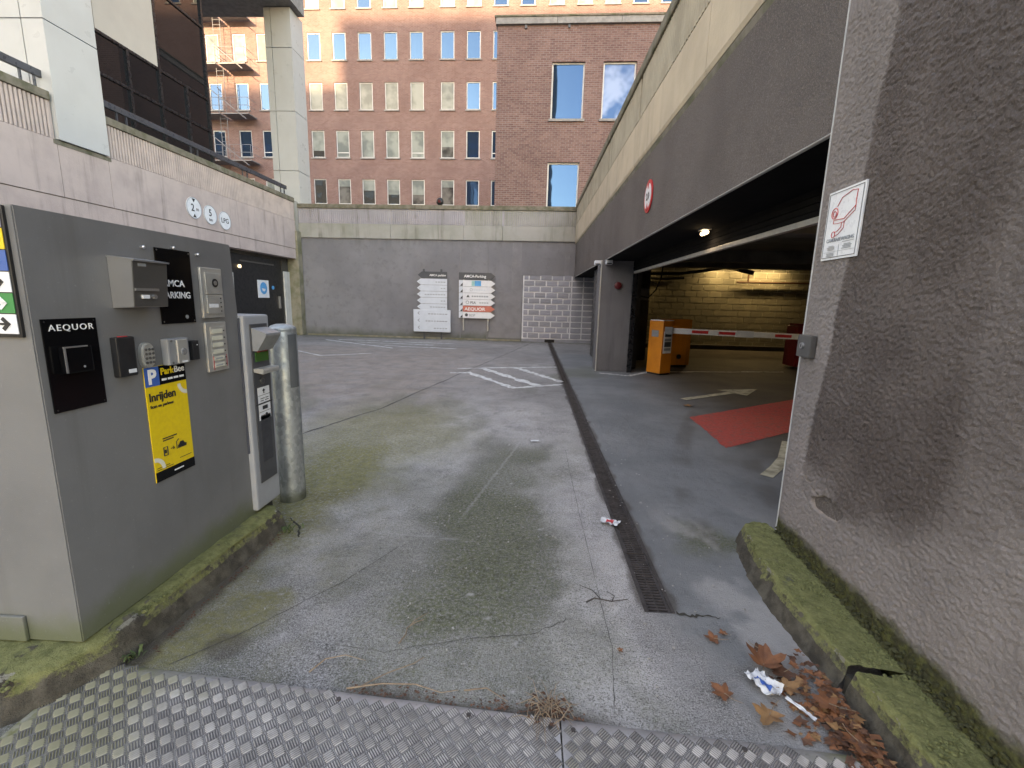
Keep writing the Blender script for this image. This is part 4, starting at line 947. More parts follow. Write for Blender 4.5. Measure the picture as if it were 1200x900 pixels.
for k in range(6):
    z1 = 2.07 - k * .218; mat = SALM if k == 4 else WHITEP
    pl = arrowplate(t, mat, -2.44, -1.31, z1 - .208, z1, 1, "arrow_plate", .12)
    b = B(); P = [sx(a, z, .12) for a, z in ((-2.58, z1 - .208), (-2.445, z1 - .208), (-2.445, z1), (-2.58, z1))]; b.add(P + [p + bn * .02 for p in P], [(3, 2, 1, 0), (4, 5, 6, 7), (0, 1, 5, 4), (1, 2, 6, 5), (2, 3, 7, 6), (3, 0, 4, 7)]); q = b.build("symbol_plate", PURP if k == 9 else PWHITE, pl)
    b = B(); P = [sx(a, z, .1405) for a, z in ((-2.54, z1 - .195), (-2.45, z1 - .195), (-2.45, z1 - .09))]; b.add(P + [p + bn * .002 for p in P], [(0, 1, 2), (3, 4, 5)]); b.build("symbol", LETB, q)
    if k == 4: text("AEQUOR", .15, LETW, pl, sx(-2.38, z1 - .16, .142), bu, Z, 'LEFT', .003, sx=1.18)
    if k == 3:
        text("PSA", .12, DGREY, pl, sx(-2.18, z1 - .15, .142), bu, Z, 'LEFT', .002)
        b = B(); b.tube([sx(-2.28 + .05 * math.cos(a), z1 - .10 + .05 * math.sin(a), .142) for a in np.linspace(0, 6.28, 13)], .007, 5); b.build("emblem", DGREY, pl)
    if k == 5:
        text("BDP", .12, LETG, pl, sx(-2.22, z1 - .15, .142), bu, Z, 'LEFT', .001)
        b = B(); P = [sx(-2.31 + .055 * math.cos(a), z1 - .10 + .055 * math.sin(a), .1405) for a in np.linspace(0, 6.28, 15)[:-1]]; b.add(P + [p + bn * .003 for p in P], [tuple(range(14)), tuple(range(14, 28))]); b.build("emblem", DGREY, pl)
    if k == 0:
        for i, m_ in enumerate((TEAL, LBLUE, LBLUE)):
            b = B(); b.obox(sx(-2.08 + i * .11, z1 - .104, .1415), bu, bn, Z, .11, .003, .175); b.build("logo_block", m_, pl)
    if k == 2:
        b = B(); P = [sx(a, z, .1405) for a, z in ((-2.32, z1 - .145), (-2.20, z1 - .145), (-2.26, z1 - .05))]; b.add(P + [p + bn * .003 for p in P], [(0, 1, 2), (3, 4, 5)]); b.build("emblem", DGREY, pl)
    if k == 1:
        b = B(); b.tube([sx(-2.15 + .04 * math.cos(a), z1 - .10 + .05 * math.sin(a), .142) for a in np.linspace(0, 6.28, 9)], .006, 5); b.build("emblem", LETG, pl)
    if k in (1, 2, 3):
        x0 = {1: -2.06, 2: -2.13, 3: -1.86}[k]; n_ = {1: 5, 2: 7, 3: 4}[k]
        for i in range(n_): B().obox(sx(x0 + i * .085 + .03, z1 - .11, .141), bu, bn, Z, .06, .002, .05 if k == 2 else .035).build("print", LETG if k != 1 else PWHITE, pl)
t = thing("dome_camera", "small black dome camera on top of the end wall coping", "camera", tuple(sx(-3.3, 4.54, 0)))
c = sx(-3.28, 4.54, -.05); b = B(); b.lathe(c, [(.08, 0), (.08, .05), (.12, .07), (.125, .14), (.10, .22), (.05, .26), (.01, .27)], 16); b.build("dome", BLACK, t, True)
b = B(); b.cyl(c + bn * .115 + Z * .13, c + bn * .13 + Z * .125, .05, 12); b.build("lens", M("reddish lens", (.12, .03, .03), rough=.2), t)

# ================================================================== brick building at the back
def window(par, x0, x1, z0, z1, y, glassm, fmat=WINFR, fw=.06, sill=True, bar=None, yd=.10):
    f = B()
    for a in ((x0, x1, z0, z0 + fw), (x0, x1, z1 - fw, z1), (x0, x0 + fw, z0 + fw, z1 - fw), (x1 - fw, x1, z0 + fw, z1 - fw)): f.box(a[0], a[1], y + yd - .05, y + yd, a[2], a[3])
    if bar: f.box(x0 + fw, x1 - fw, y + yd - .04, y + yd - .005, bar - .025, bar + .025)
    w_ = f.build("window", fmat, par)
    g = B(); g.box(x0 + fw * .8, x1 - fw * .8, y + yd - .02, y + yd + .01, z0 + fw * .8, z1 - fw * .8); g.build("pane", glassm, w_)
    if sill:
        s = B(); s.box(x0 - .07, x1 + .07, y - .07, y + yd - .05, z0 - .09, z0 - .003); s.build("sill", SILL, w_)
    return w_
t = BRK = thing("brick_building", "long red brick office block with rows of small windows behind the yard", "building", (0, 34, 0)); BRK.rotation_euler = (0, 0, math.atan(-.028))
BRK["_o"] = (0, 0, 0)   # parts are written in this building's own axes
cols = [-32.0, -30.1, -28.2, -26.3, -23.15, -21.17, -19.4, -17.58, -15.76, -13.94, -12.13, -10.31, -8.5, -6.36, -4.56, -2.76, -.95, .95, 2.8, 4.6, 6.4, 8.2, 10.0, 12]
rows = [(20.70, 22.5), (17.53, 19.25), (14.36, 16.12), (11.22, 13.03), (8.05, 9.78), (4.9, 6.6)]
holes = []; wins = []
for i, cx_ in enumerate(cols):
    for r, (a, c) in enumerate(rows):
        if cx_ > -2 and r > 0: continue
        if r == 5 and cx_ > -18: continue
        holes.append((cx_ - .48, cx_ + .48, a, c)); wins.append((i, r, cx_, a, c))
wall_holes(-45, 32, 0, 27, holes, 0, .4, .11).build("wall", BRICK, t)
for i, r, cx_, a, c in wins:
    if r == 0: g = GL_BL if random.random() < .6 else GL_SKY
    elif r == 1: g = GL_SKY if i > 7 else GL_BL
    elif r == 2: g = GL_BL if i > 7 and i < 14 else GL_SKY
    elif r == 3: g = GL_SKY if i in (4, 5, 6, 14, 15) else random.choice((GL_CU, GL_BL, GL_DK, GL_BL))
    else: g = GL_SKY if i in (14, 15) else random.choice((GL_DK, GL_CU, GL_CU))
    wn = window(t, cx_ - .475, cx_ + .475, a + .003, c - .003, 0, g, bar=(a + .35 if r in (3,) and i % 3 == 0 else None), yd=.105)
    if r in (2, 3, 4) and g is not GL_SKY and random.random() < .6:
        hb_ = random.choice((.25, .4, .55, .7)) * (c - a); q = B(); q.box(cx_ - .41, cx_ + .41, .076, .0845, c - .065 - hb_, c - .065); q.build("blind", GL_BL, wn)
for zc in ():
    pass
# fire escape on its left part
t = thing("fire_escape", "thin steel fire escape with small balconies and ladders on the brick block", "fire escape", (0, 34.5, 0)); t.rotation_euler = BRK.rotation_euler; t["_o"] = (0, 0, 0)
STL = M("grey painted steel", (.22, .22, .23), rough=.6)
for zf in (20.05, 16.95, 13.80, 10.75):
    for xc in (-23.2, -21.1):
        y0, y1 = -1.55, -.55
        b = B(); b.box(xc - .95, xc + .95, y0, y1, zf - .06, zf); pf = b.build("balcony", STL, t)
        b = B()
        for zz in (.5, 1.0):
            b.tube([(xc - .93, y1, zf + zz), (xc - .93, y0 + .02, zf + zz), (xc + .93, y0 + .02, zf + zz), (xc + .93, y1, zf + zz)], .018, 5)
        for px in (-.93, -.3, .3, .93): b.cyl((xc + px, y0 + .02, zf), (xc + px, y0 + .02, zf + 1.0), .015, 5)
        b.build("railing", STL, pf)
    b = B(); x0 = -22.2
    for s in (-.25, .25): b.tube([(x0 + s, -1.2, zf), (x0 + s + .0, -1.2, zf + 3.2)], .02, 5)
    for k in range(10): b.cyl((x0 - .25, -1.2, zf + .3 * k + .1), (x0 + .25, -1.2, zf + .3 * k + .1), .013, 5)
    b.build("ladder", STL, t)
    b = B(); b.tube([(-23.9, -1.6, zf + 2.6), (-22.9, -1.6, zf + 1.6), (-20.3, -1.6, zf - .4)], .03, 5); b.build("brace", STL, t)
# nearer brick block with big windows
t = BLK = thing("brick_block", "nearer purple red brick block with large sky blue windows and pale cornice", "building", (0, 19.5, 0)); BLK.rotation_euler = BRK.rotation_euler; BLK["_o"] = (0, 0, 0)
Y0 = 0.0
hl = [(.45, 1.72, 8.48, 10.52), (2.42, 3.68, 8.48, 10.52), (.41, 1.68, 4.6, 6.9), (2.45, 3.7, 4.6, 6.9), (4.6, 5.9, 8.48, 10.52), (6.6, 7.9, 8.48, 10.52), (4.6, 5.9, 4.6, 6.9)]
wall_holes(-1.7, 13, 0, 11.78, hl, 0, 9, .16).build("wall", BRICK2, t)
for a, c, d, e in hl: window(t, a + .003, c - .003, d + .003, e - .003, 0, GL_SKY if a < 2 else glass("pane with pale curtain", (.28, .30, .33), 1.9, .02, (.02, .03, .05), .004, (.22, .5, 1.0)) if a < 3 else GL_SKY, fw=.055, yd=.15)  # curtained panes carry the same painted-in sky blue reflection tint
for a, c in zip([-1.76, .6, 3.0, 5.4, 7.8], [.6, 3.0, 5.4, 7.8, 13.0]):
    b = B(); b.box(a + .006, c - .006, -.10, 9, 11.79, 12.02, .008); b.build("cornice", SILL, t)
b = B(); b.box(-1.8, 13, -.13, 9, 12.02, 12.08); b.build("cornice_cap", COPE, t)
for x in (-.6, 1.05): 
    b = B(); b.box(x - .04, x + .04, -.06, .0, 11.66, 11.78); b.build("cornice_bracket", DGREY, t)

# ================================================================== left building: parapet, columns, glazing
XL = -8.3
t = PB = thing("concrete_terrace", "pink concrete terrace edge with fluted parapet above the black door", "building", (XL, 9, 0))
b = B(); b.box(-9.0, XL, 3.0, 16.05, 2.66, 2.985); b.build("lower_beam", PINK, t)
for a, c in zip([3.0, 8.08, 9.04, 12.6], [8.08, 9.04, 12.6, 16.05]):
    b = B(); b.box(-9.0, XL + .012, a + .004, c - .004, 3.0, 3.93); b.build("upper_beam", PINK, t)
b = B(); b.box(-8.95, XL - .012, 3.0, 16.05, 2.98, 3.005); b.build("shadow_groove", COPE, t)
for a, c in ((3.0, 8.06), (9.06, 16.05)):
    b = B(); b.box(-9.0, XL - .04, a, c, 3.93, 4.54); b.build("parapet_core", PINKF, t)
    flutes((XL - .04, a + .06 if a > 8 else a, 0), (XL - .04, c - (.0 if a > 8 else .02), 0), 3.94, 4.53, .067, .045, (1, 0, 0)).build("fluted_panel", PINKF, t)
    n_ = 2 if a < 8 else 3
    for k in range(n_):
        p, q = a + (c - a) * k / n_, a + (c - a) * (k + 1) / n_
        b = B(); b.box(-9.0, XL + .03, p + .004, q - .004, 4.54, 4.68, .012); b.build("coping", COPE, t)
b = B(); b.box(-9.0, XL - .01, 9.03, 9.12, 3.93, 4.54); b.box(-9.0, XL - .01, 8.0, 8.07, 3.93, 4.54); b.build("end_block", PINK, t)
b = B(); b.box(-9.0, XL + .02, 8.02, 9.1, 3.86, 3.93); b.build("column_sill", COPE, t)
b = B(); b.box(-15, -8.9, 3.0, 17.5, 3.6, 3.92); b.build("terrace_floor", SILL, t)
b = B(); b.box(-15, -8.62, 3.0, 16.05, 2.665, 2.9); b.build("soffit", PINK, t)
b = B(); b.box(-8.9, -8.62, 3.0, 12.95, 0, 2.66); b.box(-8.9, -8.62, 15.62, 16.2, 0, 2.66); b.box(-8.9, -8.62, 12.95, 15.62, 2.56, 2.66); b.build("back_wall", DARKIN, t)
b = B(); b.box(-8.618, -8.55, 11.6, 12.9, 0, 2.0); b.box(-8.618, -8.57, 15.66, 16.0, .02, 2.2); b.build("white_panel", WRENDER, t)
b = B(); b.box(-8.62, -8.22, 16.0, 16.3, 0, 3.6, .02); b.build("corner_pilaster", STONE, t)
b = B(); b.box(XL - .55, XL + .015, 16.06, 16.3, 3.6, 4.6); b.build("end_cap", GREYB, t)
t = thing("service_door", "black service door with blue round notice under the pink beam", "door", (-8.6, 14.3, 0))
b = B(); b.box(-8.70, -8.63, 12.97, 15.6, .02, 2.55); b.build("leaf", BLACK, t)
b = B(); b.box(-8.63, -8.60, 13.35, 15.1, 2.35, 2.39); b.build("closer_bar", DSTEEL, t)
b = B(); b.box(-8.628, -8.615, 14.15, 14.75, 1.30, 1.85); nb_ = b.build("notice", WHITEP, t)
b = B(); b.prism(circ(.19, 20), (-8.614, 14.45, 1.60), Y, Z, X * .004); b.build("blue_disc", LBLUE, nb_)
b = B(); b.prism(circ(.10, 14, math.pi, 2 * math.pi), (-8.609, 14.45, 1.60), Y, Z, X * .003); b.build("white_mark", WHITEP, nb_)
b = B(); b.cyl((-8.63, 15.0, 1.63), (-8.61, 15.0, 1.63), .06, 12); b.build("blue_badge", LBLUE, t)
b = B(); b.box(-8.63, -8.58, 15.30, 15.36, .95, 1.35); b.build("handle", STEEL, t)
b = B(); b.cyl((-8.58, 13.3, 2.2), (-8.63, 13.3, 2.2), .05, 12); b.build("door_lamp", emit("lit bulkhead", (1, .85, .6), .25), t)
# round plates on the beam
for (yc, zc, rr, lines, tri, lab) in ((11.22, 3.42, .25, (("2", .24, -.045, -.075), ("m", .12, .11, -.05)), True, "round white height limit plate with a 2 and two black triangles on the pink beam"),
                                   (11.78, 3.36, .235, (("5", .24, -.0, -.03), ("km", .10, 0, -.15)), False, "round white speed plate with a 5 on the pink beam, middle of three"),
                                   (12.33, 3.31, .235, (("LPG", .175, 0, -.06),), False, "round white plate lettered LPG on the pink beam")):
    c = Vector((XL + .014, yc, zc)); t = thing("round_plate", lab, "sign", tuple(c), "round plates on the pink beam")
    b = B(); b.prism(circ(rr, 28), c, Y, Z, X * .012); b.build("disc", WHITEP, t)
    b = B(); b.tube([c + X * .012 + Y * (rr * .97 * math.cos(a)) + Z * (rr * .97 * math.sin(a)) for a in np.linspace(0, 2 * math.pi, 29)], .008, 5); b.build("rim", LETG, t)
    for s, sz, dy, dz in lines: text(s, sz, LETB, t, c + X * .0135 + Y * dy + Z * dz, Y, Z, 'CENTER', .002)
    if tri:
        for s in (1, -1):
            b = B(); b.prism([(-.055, s * .215), (.055, s * .215), (0, s * .13)], c + X * .012, Y, Z, X * .003); b.build("triangle", LETB, t)
# handrails
for (ya, yb_, lab) in ((3.4, 8.17, "dark grey handrail on the parapet left of the nearer white column"), (9.14, 15.85, "dark grey handrail on the fluted parapet right of the nearer white column")):
    t = thing("handrail", lab, "railing", (XL - .1, ya, 4.68), "handrails on the pink parapet")
    b = B(); b.box(XL - .16, XL - .10, ya, yb_, 4.90, 5.02, .008); b.build("rail", RAIL, t)
    k = ya + .35
    while k < yb_:
        for d in (0, .22):
            b = B(); b.box(XL - .145, XL - .115, k + d, k + d + .03, 4.68, 4.90); b.build("post", RAIL, t)
        k += 2.0
# clad columns
def column(label, x0, x1, y0, y1, zs, xsplit):
    t = thing("clad_column", label, "column", ((x0 + x1) / 2, (y0 + y1) / 2, zs[0]), "white clad columns of the left building")
    g = .009
    b = B(); b.box(x0 + .05, x1 - .05, y0 + .05, y1 - .05, zs[0], zs[-1]); b.build("core", DKFR, t)
    for a, c in zip(zs[:-1], zs[1:]):
        b = B(); b.box(x0, xsplit - g, y0, y0 + .05, a + g, c - g); b.build("panel", PANEL, t)
        b = B(); b.box(xsplit + g, x1, y0, y1, a + g, c - g); b.build("panel", PANEL, t)
        b = B(); b.box(x0, xsplit - g, y1 - .05, y1, a + g, c - g); b.build("panel", PANEL, t)
        b = B(); b.box(x0, x0 + .045, y0 + .055, y1 - .055, a + g, c - g); b.build("panel", PANEL, t)
column("white clad column standing on the pink beam, nearer to the viewer", -9.9, -8.24, 8.09, 9.04, [3.935, 5.80, 7.7, 9.6, 11.0], -8.62)
column("white clad column at the far corner of the yard before the brick block", -9.08, -8.2, 16.32, 17.15, [4.0, 5.62, 7.5, 9.42, 10.6], -8.86)
t = UP = thing("upper_storey", "overhanging upper storey of the left building carried by white columns", "building", (-12, 11, 10.5))
b = B(); b.box(-16, -8.0, 4.0, 16.9, 10.62, 11.2); b.build("slab", SILL, t)
b = B(); b.box(-16, -8.05, 4.05, 16.9, 11.2, 14.5); b.build("wall", WALLPAN, t)
for yv in (5.2, 9.0, 12.8):
    window_b = B(); window_b.box(-8.06, -8.02, yv, yv + 2.4, 11.9, 13.8); window_b.build("window", GL_BK, t)
# dark glazing
XG = -9.3
t = GLZ = thing("glazed_front", "dark glazed front behind the pink parapet with black mullions and cream panels", "glazing", (XG, 11, 4))
b = B(); b.box(-14, XG - .04, 9.3, 13.55, 3.93, 10.6); b.build("rear_volume", DKFR, t)
YV = [9.3, 11.02, 11.86, 12.75, 13.6]; ZV = [4.02, 5.92, 6.72]
bays = [(9.3, 10.95), (10.95, 11.86), (11.86, 12.75), (12.75, 13.58)]
for a, c in bays:
    for z0, z1 in ((4.0, 5.92), (5.92, 6.74)):
        b = B(); b.box(XG - .03, XG - .015, a + .03, c - .03, z0 + .03, z1 - .03); b.build("pane", GL_BK, t)
for a, c in ((9.0, 10.2), (10.2, 11.86)):
    for z0, z1 in ((6.76, 8.6), (8.6, 10.6)):
        b = B(); b.box(XG - .05, XG + .01, a + .006, c - .006, z0 + .006, z1 - .006); b.build("cream_panel", WALLPAN, t)
for z0, z1 in ((6.76, 8.55), (8.55, 10.6)):
    b = B(); b.box(XG - .03, XG - .015, 11.9, 13.55, z0 + .03, z1 - .03); b.build("pane", GL_BK, t)
for yv in (9.27, 10.95, 11.86, 12.75, 13.57):
    b = B(); b.box(XG - .04, XG + .025, yv - .035, yv + .035, 3.93, 10.6 if yv in (11.86, 13.57) else 6.74); b.build("mullion", DKFR, t)
for zv in (5.92, 6.74, 8.55):
    b = B(); b.box(XG - .04, XG + .018, 9.3 if zv < 8 else 11.9, 13.54, zv - .03, zv + .03); b.build("transom", DKFR, t)

# ================================================================== left: plinth, cabinet and everything on it
def plinth():
    top = [(-3.2, 1.12), (-2.4, 1.12), (-1.95, 1.14), (-1.75, 1.2), (-1.62, 1.28), (-1.545, 1.42), (-1.53, 1.7), (-1.52, 2.1), (-1.50, 2.42), (-1.50, 2.50), (-1.56, 2.56), (-1.75, 2.58)]
    bot = [(-3.2, 1.06), (-2.4, 1.06), (-1.93, 1.07), (-1.70, 1.13), (-1.57, 1.24), (-1.50, 1.42), (-1.485, 1.7), (-1.47, 2.1), (-1.46, 2.42), (-1.455, 2.52), (-1.53, 2.60), (-1.75, 2.62)]
    inn = [(-3.2, 1.5), (-2.4, 1.5), (-2.0, 1.5), (-1.9, 1.5), (-1.8, 1.5), (-1.72, 1.55), (-1.7, 1.75), (-1.7, 2.1), (-1.72, 2.35), (-1.75, 2.4), (-1.8, 2.42), (-1.85, 2.42)]
    n = 150; pf = 26; m = len(top); P = np.zeros((n, pf, 3)); ms = np.zeros((n, pf)); br = np.zeros((n, pf))
    def s(L, q):
        a = q * (m - 1); i = min(int(a), m - 2); f = a - i; return (1 - f) * np.array(L[i]) + f * np.array(L[i + 1])
    for i in range(n):
        q = i / (n - 1); a, c, d = s(bot, q), s(top, q), s(inn, q)
        for j in range(pf):
            h = .125
            if j < 10: f = j / 10; xy = a + (c - a) * f; z = -.02 + (h + .01) * f; ms[i, j] = .15 if j < 7 else .5
            else: f = (j - 10) / (pf - 11); xy = c + (d - c) * f; z = h - .01 + .012 * min(1, f * 6); ms[i, j] = .95
            if j in (10, 11): br[i, j] = .7
            P[i, j] = (xy[0], xy[1], z)
    nz = fbm(P[..., 0] * 8, P[..., 1] * 8, P[..., 2] * 8, 5, 140) - .5; n2 = fbm(P[..., 0] * 28, P[..., 1] * 28, P[..., 2] * 28, 3, 150) - .5
    side = (np.arange(pf) < 10)[None, :]
    P[..., 0] += np.where(side, nz * .035, 0); P[..., 1] += np.where(side, nz * .02, 0); P[..., 2] += np.where(side, 0, nz * .02 + n2 * .008)
    chip = sst(.14, .22, fbm(P[..., 0] * 5, P[..., 1] * 5, 0, 3, 160) - .5) * (np.abs(np.arange(pf) - 10.5) < 2)[None, :]
    P[..., 2] -= chip * .02
    ms = ms - sst(.05, .25, n2 + nz) * .6; ms = np.where(side, ms + sst(.1, .25, nz) * .35, ms)
    br = np.maximum(br * sst(.05, .16, nz + n2 * .4), chip * .8)
    struct(grid_mesh("plinth", P, KERB, None, None, dict(moss=ms, bare=br)))
    b = B(); b.box(-3.2, -1.72, 1.5, 2.5, -.02, .112); struct(b.build("plinth_core", KERB))
plinth()
CX = -1.6
t = CABT = thing("equipment_cabinet", "large grey sheet metal access cabinet carrying intercoms and parking signs", "cabinet", (CX, 1.39, .13))
b = B(); P = [(-3.1, 1.39, .13), (CX, 1.39, .13), (CX, 2.49, .115), (-3.1, 2.49, .115), (-3.1, 1.39, 1.652), (CX, 1.39, 1.652), (CX, 2.405, 1.652), (-3.1, 2.405, 1.652)]
bm = bmesh.new(); vs = [bm.verts.new(p) for p in P]
for f in ((0, 3, 2, 1), (4, 5, 6, 7), (0, 1, 5, 4), (1, 2, 6, 5), (2, 3, 7, 6), (3, 0, 4, 7)): bm.faces.new([vs[i] for i in f])
bmesh.ops.bevel(bm, geom=bm.edges[:], offset=.004, segments=2, affect='EDGES'); bm.verts.index_update()
b.add([tuple(v.co) for v in bm.verts], [tuple(v.index for v in f.verts) for f in bm.faces]); bm.free(); b.build("body", CABM, t, 30)
b = B(); b.box(-2.0, -1.80, 1.376, 1.388, .135, .232, .003); b.build("cover_plate", CABM, t)
for y, z in ((1.845, 1.578), (2.005, 1.592), (2.15, 1.578)):
    b = B(); b.cyl((CX, y, z), (CX + .012, y, z), .006, 10); b.cyl((CX + .012, y, z), (CX + .018, y, z), .008, 10, .005); b.build("bolt", STEEL, t)
def cplate(name, label, cat, y0, y1, z0, z1, th, mat, part, bv=.0015, d0=0.0, group=None):
    c = Vector((CX + d0, (y0 + y1) / 2, (z0 + z1) / 2)); t = thing(name, label, cat, tuple(c), group)
    b = B(); b.box(CX + d0 + .0005, CX + d0 + th, y0, y1, z0, z1, bv); b.build(part, mat, t); return t
def rect(b, x, y0, y1, z0, z1, h=.0012): b.box(x, x + h, y0, y1, z0, z1); return b
def scr(t, x, pts, r=.0035, mat=DSTEEL):
    for y, z in pts:
        b = B(); b.cyl((x, y, z), (x + .0015, y, z), r, 8); b.build("screw", mat, t)
# AEQUOR plate and reader
t = cplate("company_sign", "black plate lettered AEQUOR on the grey cabinet, nearest the viewer", "sign", 1.415, 1.605, .985, 1.302, .005, SIGNBLK, "plate")
text("AEQUOR", .030, LETW, t, (CX + .0065, 1.512, 1.262), Y, Z, 'CENTER', .0, sx=1.12, sp=1.22)
scr(t, CX + .005, ((1.425, 1.293), (1.595, 1.293), (1.425, .995), (1.595, .995)), .003, BLACK)
t = thing("card_reader", "glossy black square card reader mounted on the AEQUOR plate", "card reader", (CX + .005, 1.5, 1.15))
b = B(); b.box(CX + .0055, CX + .03, 1.452, 1.552, 1.115, 1.208, .006); b.build("body", SIGNBLK, t)
b = B(); b.box(CX + .027, CX + .0315, 1.452, 1.457, 1.119, 1.204); b.box(CX + .026, CX + .031, 1.452, 1.535, 1.204, 1.2085); b.build("edge_trim", STEEL, t)
b = B(); b.cyl((CX + .03, 1.515, 1.135), (CX + .0312, 1.515, 1.135), .004, 10); b.build("lens", PLASTG, t)
# AMCA plate
t = cplate("parking_sign", "black plate lettered AMCA PARKING partly hidden behind the letterbox", "sign", 1.905, 2.105, 1.262, 1.585, .005, SIGNBLK, "plate")
text("AMCA", .040, LETW, t, (CX + .0065, 1.927, 1.425), Y, Z, 'LEFT', .0006, sx=1.1)
text("PARKING", .040, LETW, t, (CX + .0065, 1.915, 1.374), Y, Z, 'LEFT', .0006, sx=1.0)
scr(t, CX + .005, ((1.915, 1.575), (2.095, 1.575), (1.915, 1.272), (2.095, 1.272)))
b = B(); b.cyl((CX + .005, 2.05, 1.29), (CX + .007, 2.05, 1.29), .009, 10); b.build("sticker", PLASTG, t)
# letterbox
t = thing("letterbox", "stainless steel letterbox projecting from the grey cabinet", "letterbox", (CX, 1.76, 1.33))
b = B(); b.prism([(0, 1.335), (.082, 1.340), (.094, 1.515), (.0, 1.525)], (CX + .001, 1.685, 0), X, Z, Y * .165); lb = b.build("body", STEEL, t)
b = B(); b.prism([(.0835, 1.343), (.0955, 1.512), (.098, 1.512), (.086, 1.343)], (CX, 1.687, 0), X, Z, Y * .161); b.build("front_door", DSTEEL, t)
b = B(); b.prism([(.0, 1.5235), (.104, 1.512), (.106, 1.518), (.0, 1.5305)], (CX + .001, 1.682, 0), X, Z, Y * .171); b.build("lid", STEEL, t)
b = B(); b.box(CX + .088, CX + .0955, 1.69, 1.80, 1.402, 1.412); b.build("slot_strip", STEEL, t)
b = B(); b.box(CX + .088, CX + .0945, 1.72, 1.752, 1.373, 1.387); b.build("name_label", WHITEP, t)
b = B(); b.cyl((CX + .086, 1.775, 1.380), (CX + .099, 1.775, 1.380), .009, 12); b.build("lock", STEEL, t)
b = B(); b.box(CX + .092, CX + .0985, 1.71, 1.745, 1.494, 1.506); b.build("tag", PLASTG, t)
# black reader
t = cplate("proximity_reader", "tall matt black proximity reader with red lamp and small white label", "card reader", 1.65, 1.73, 1.07, 1.225, .03, MATBLK, "body", .006)
b = B(); b.box(CX + .01, CX + .024, 1.675, 1.705, 1.2245, 1.2275); b.build("lamp", REDS, t)
b = B(); b.box(CX + .0298, CX + .031, 1.687, 1.722, 1.083, 1.098); b.build("label", WHITEP, t)
# keypad
t = thing("keypad", "oval silver keypad with twelve round buttons", "keypad", (CX, 1.8, 1.14))
b = B(); pr = [(.032 * np.sign(math.cos(a)) * abs(math.cos(a)) ** .75, .052 * np.sign(math.sin(a)) * abs(math.sin(a)) ** .75) for a in np.linspace(0, 2 * math.pi, 29)[:-1]]
b.prism(pr, (CX + .001, 1.80, 1.14), Y, Z, X * .014); P2 = [(p * .86, q * .9) for p, q in pr]; b.prism(P2, (CX + .015, 1.80, 1.14), Y, Z, X * .007); b.build("body", ALU, t, 50)
for r in range(4):
    for c in range(3):
        b = B(); p = Vector((CX + .022, 1.783 + c * .017, 1.165 - r * .018)); b.cyl(p, p + X * .004, .0055, 10); b.build("button", DSTEEL, t)
# key switch box
t = cplate("call_box", "grey hinged call box with round call button above the yellow sign", "call box", 1.885, 2.005, 1.085, 1.20, .035, PLASTG, "body", .006)
b = B(); b.box(CX + .0355, CX + .046, 1.925, 1.985, 1.09, 1.195, .004); b.build("front_cover", ALU, t)
b = B(); b.cyl((CX + .046, 1.957, 1.14), (CX + .049, 1.957, 1.14), .016, 16); bt = b.build("button", PLASTG, t)
b = B(); b.cyl((CX + .049, 1.957, 1.14), (CX + .0505, 1.957, 1.14), .009, 12); b.build("button_centre", STEEL, bt)
scr(t, CX + .035, ((1.905, 1.19), (1.905, 1.095)), .005)
b = B(); b.box(CX + .046, CX + .0468, 1.945, 1.975, 1.092, 1.1); b.build("label", WHITEP, t)
t = cplate("small_sensor", "small black sensor box between the call box and the lower intercom", "sensor", 2.035, 2.075, 1.09, 1.18, .03, MATBLK, "body", .004)
b = B(); b.cyl((CX + .03, 2.062, 1.16), (CX + .0312, 2.062, 1.16), .0025, 8); b.build("indicator", WHITEP, t)
# intercoms
t = cplate("intercom", "upper silver intercom panel with round black camera lens", "intercom", 2.15, 2.30, 1.28, 1.522, .014, ALU, "body", .004)
b = B(); b.box(CX + .0142, CX + .019, 2.175, 2.285, 1.395, 1.497, .002); b.build("camera_module", ALU, t)
b = B(); b.box(CX + .0142, CX + .019, 2.175, 2.285, 1.30, 1.390, .002); pm = b.build("button_module", ALU, t)
b = B(); b.cyl((CX + .019, 2.238, 1.45), (CX + .021, 2.238, 1.45), .021, 18); ln = b.build("lens_ring", BLACK, t)
b = B(); b.cyl((CX + .021, 2.238, 1.45), (CX + .023, 2.238, 1.45), .011, 14); b.build("lens", STEEL, ln)
b = B(); b.box(CX + .019, CX + .0205, 2.185, 2.25, 1.33, 1.348); b.build("name_strip", WHITEP, t)
for k in range(4):
    b = B(); p = Vector((CX + .019, 2.27, 1.375 - k * .021)); b.cyl(p, p + X * .002, .0035, 8); b.build("button", BLACK, t)
t = cplate("intercom", "lower silver intercom panel with column of name strips", "intercom", 2.15, 2.30, 1.012, 1.258, .014, ALU, "body", .004)
b = B(); b.box(CX + .0142, CX + .0175, 2.178, 2.285, 1.03, 1.235, .002); b.build("button_module", ALU, t)
for k in range(6):
    z = 1.213 - k * .034
    b = B(); b.box(CX + .0175, CX + .0195, 2.185, 2.262, z - .011, z + .011, .001); q = b.build("name_strip", M("cream strip", (.62, .6, .5), rough=.4) if k == 0 else bpy.data.materials["cream strip"], t)
    if k >= 4:
        b = B(); b.box(CX + .0195, CX + .0201, 2.195, 2.245, z - .003, z + .003); b.build("print", LETG, q)
    b = B(); p = Vector((CX + .0175, 2.273, z)); b.cyl(p, p + X * .002, .0035, 8); b.build("button", BLACK, t)
b = B(); b.box(CX + .0176, CX + .0182, 2.181, 2.185, 1.02, 1.09); b.box(CX + .0176, CX + .0182, 2.278, 2.281, 1.03, 1.09); b.build("red_tape", REDS, t)
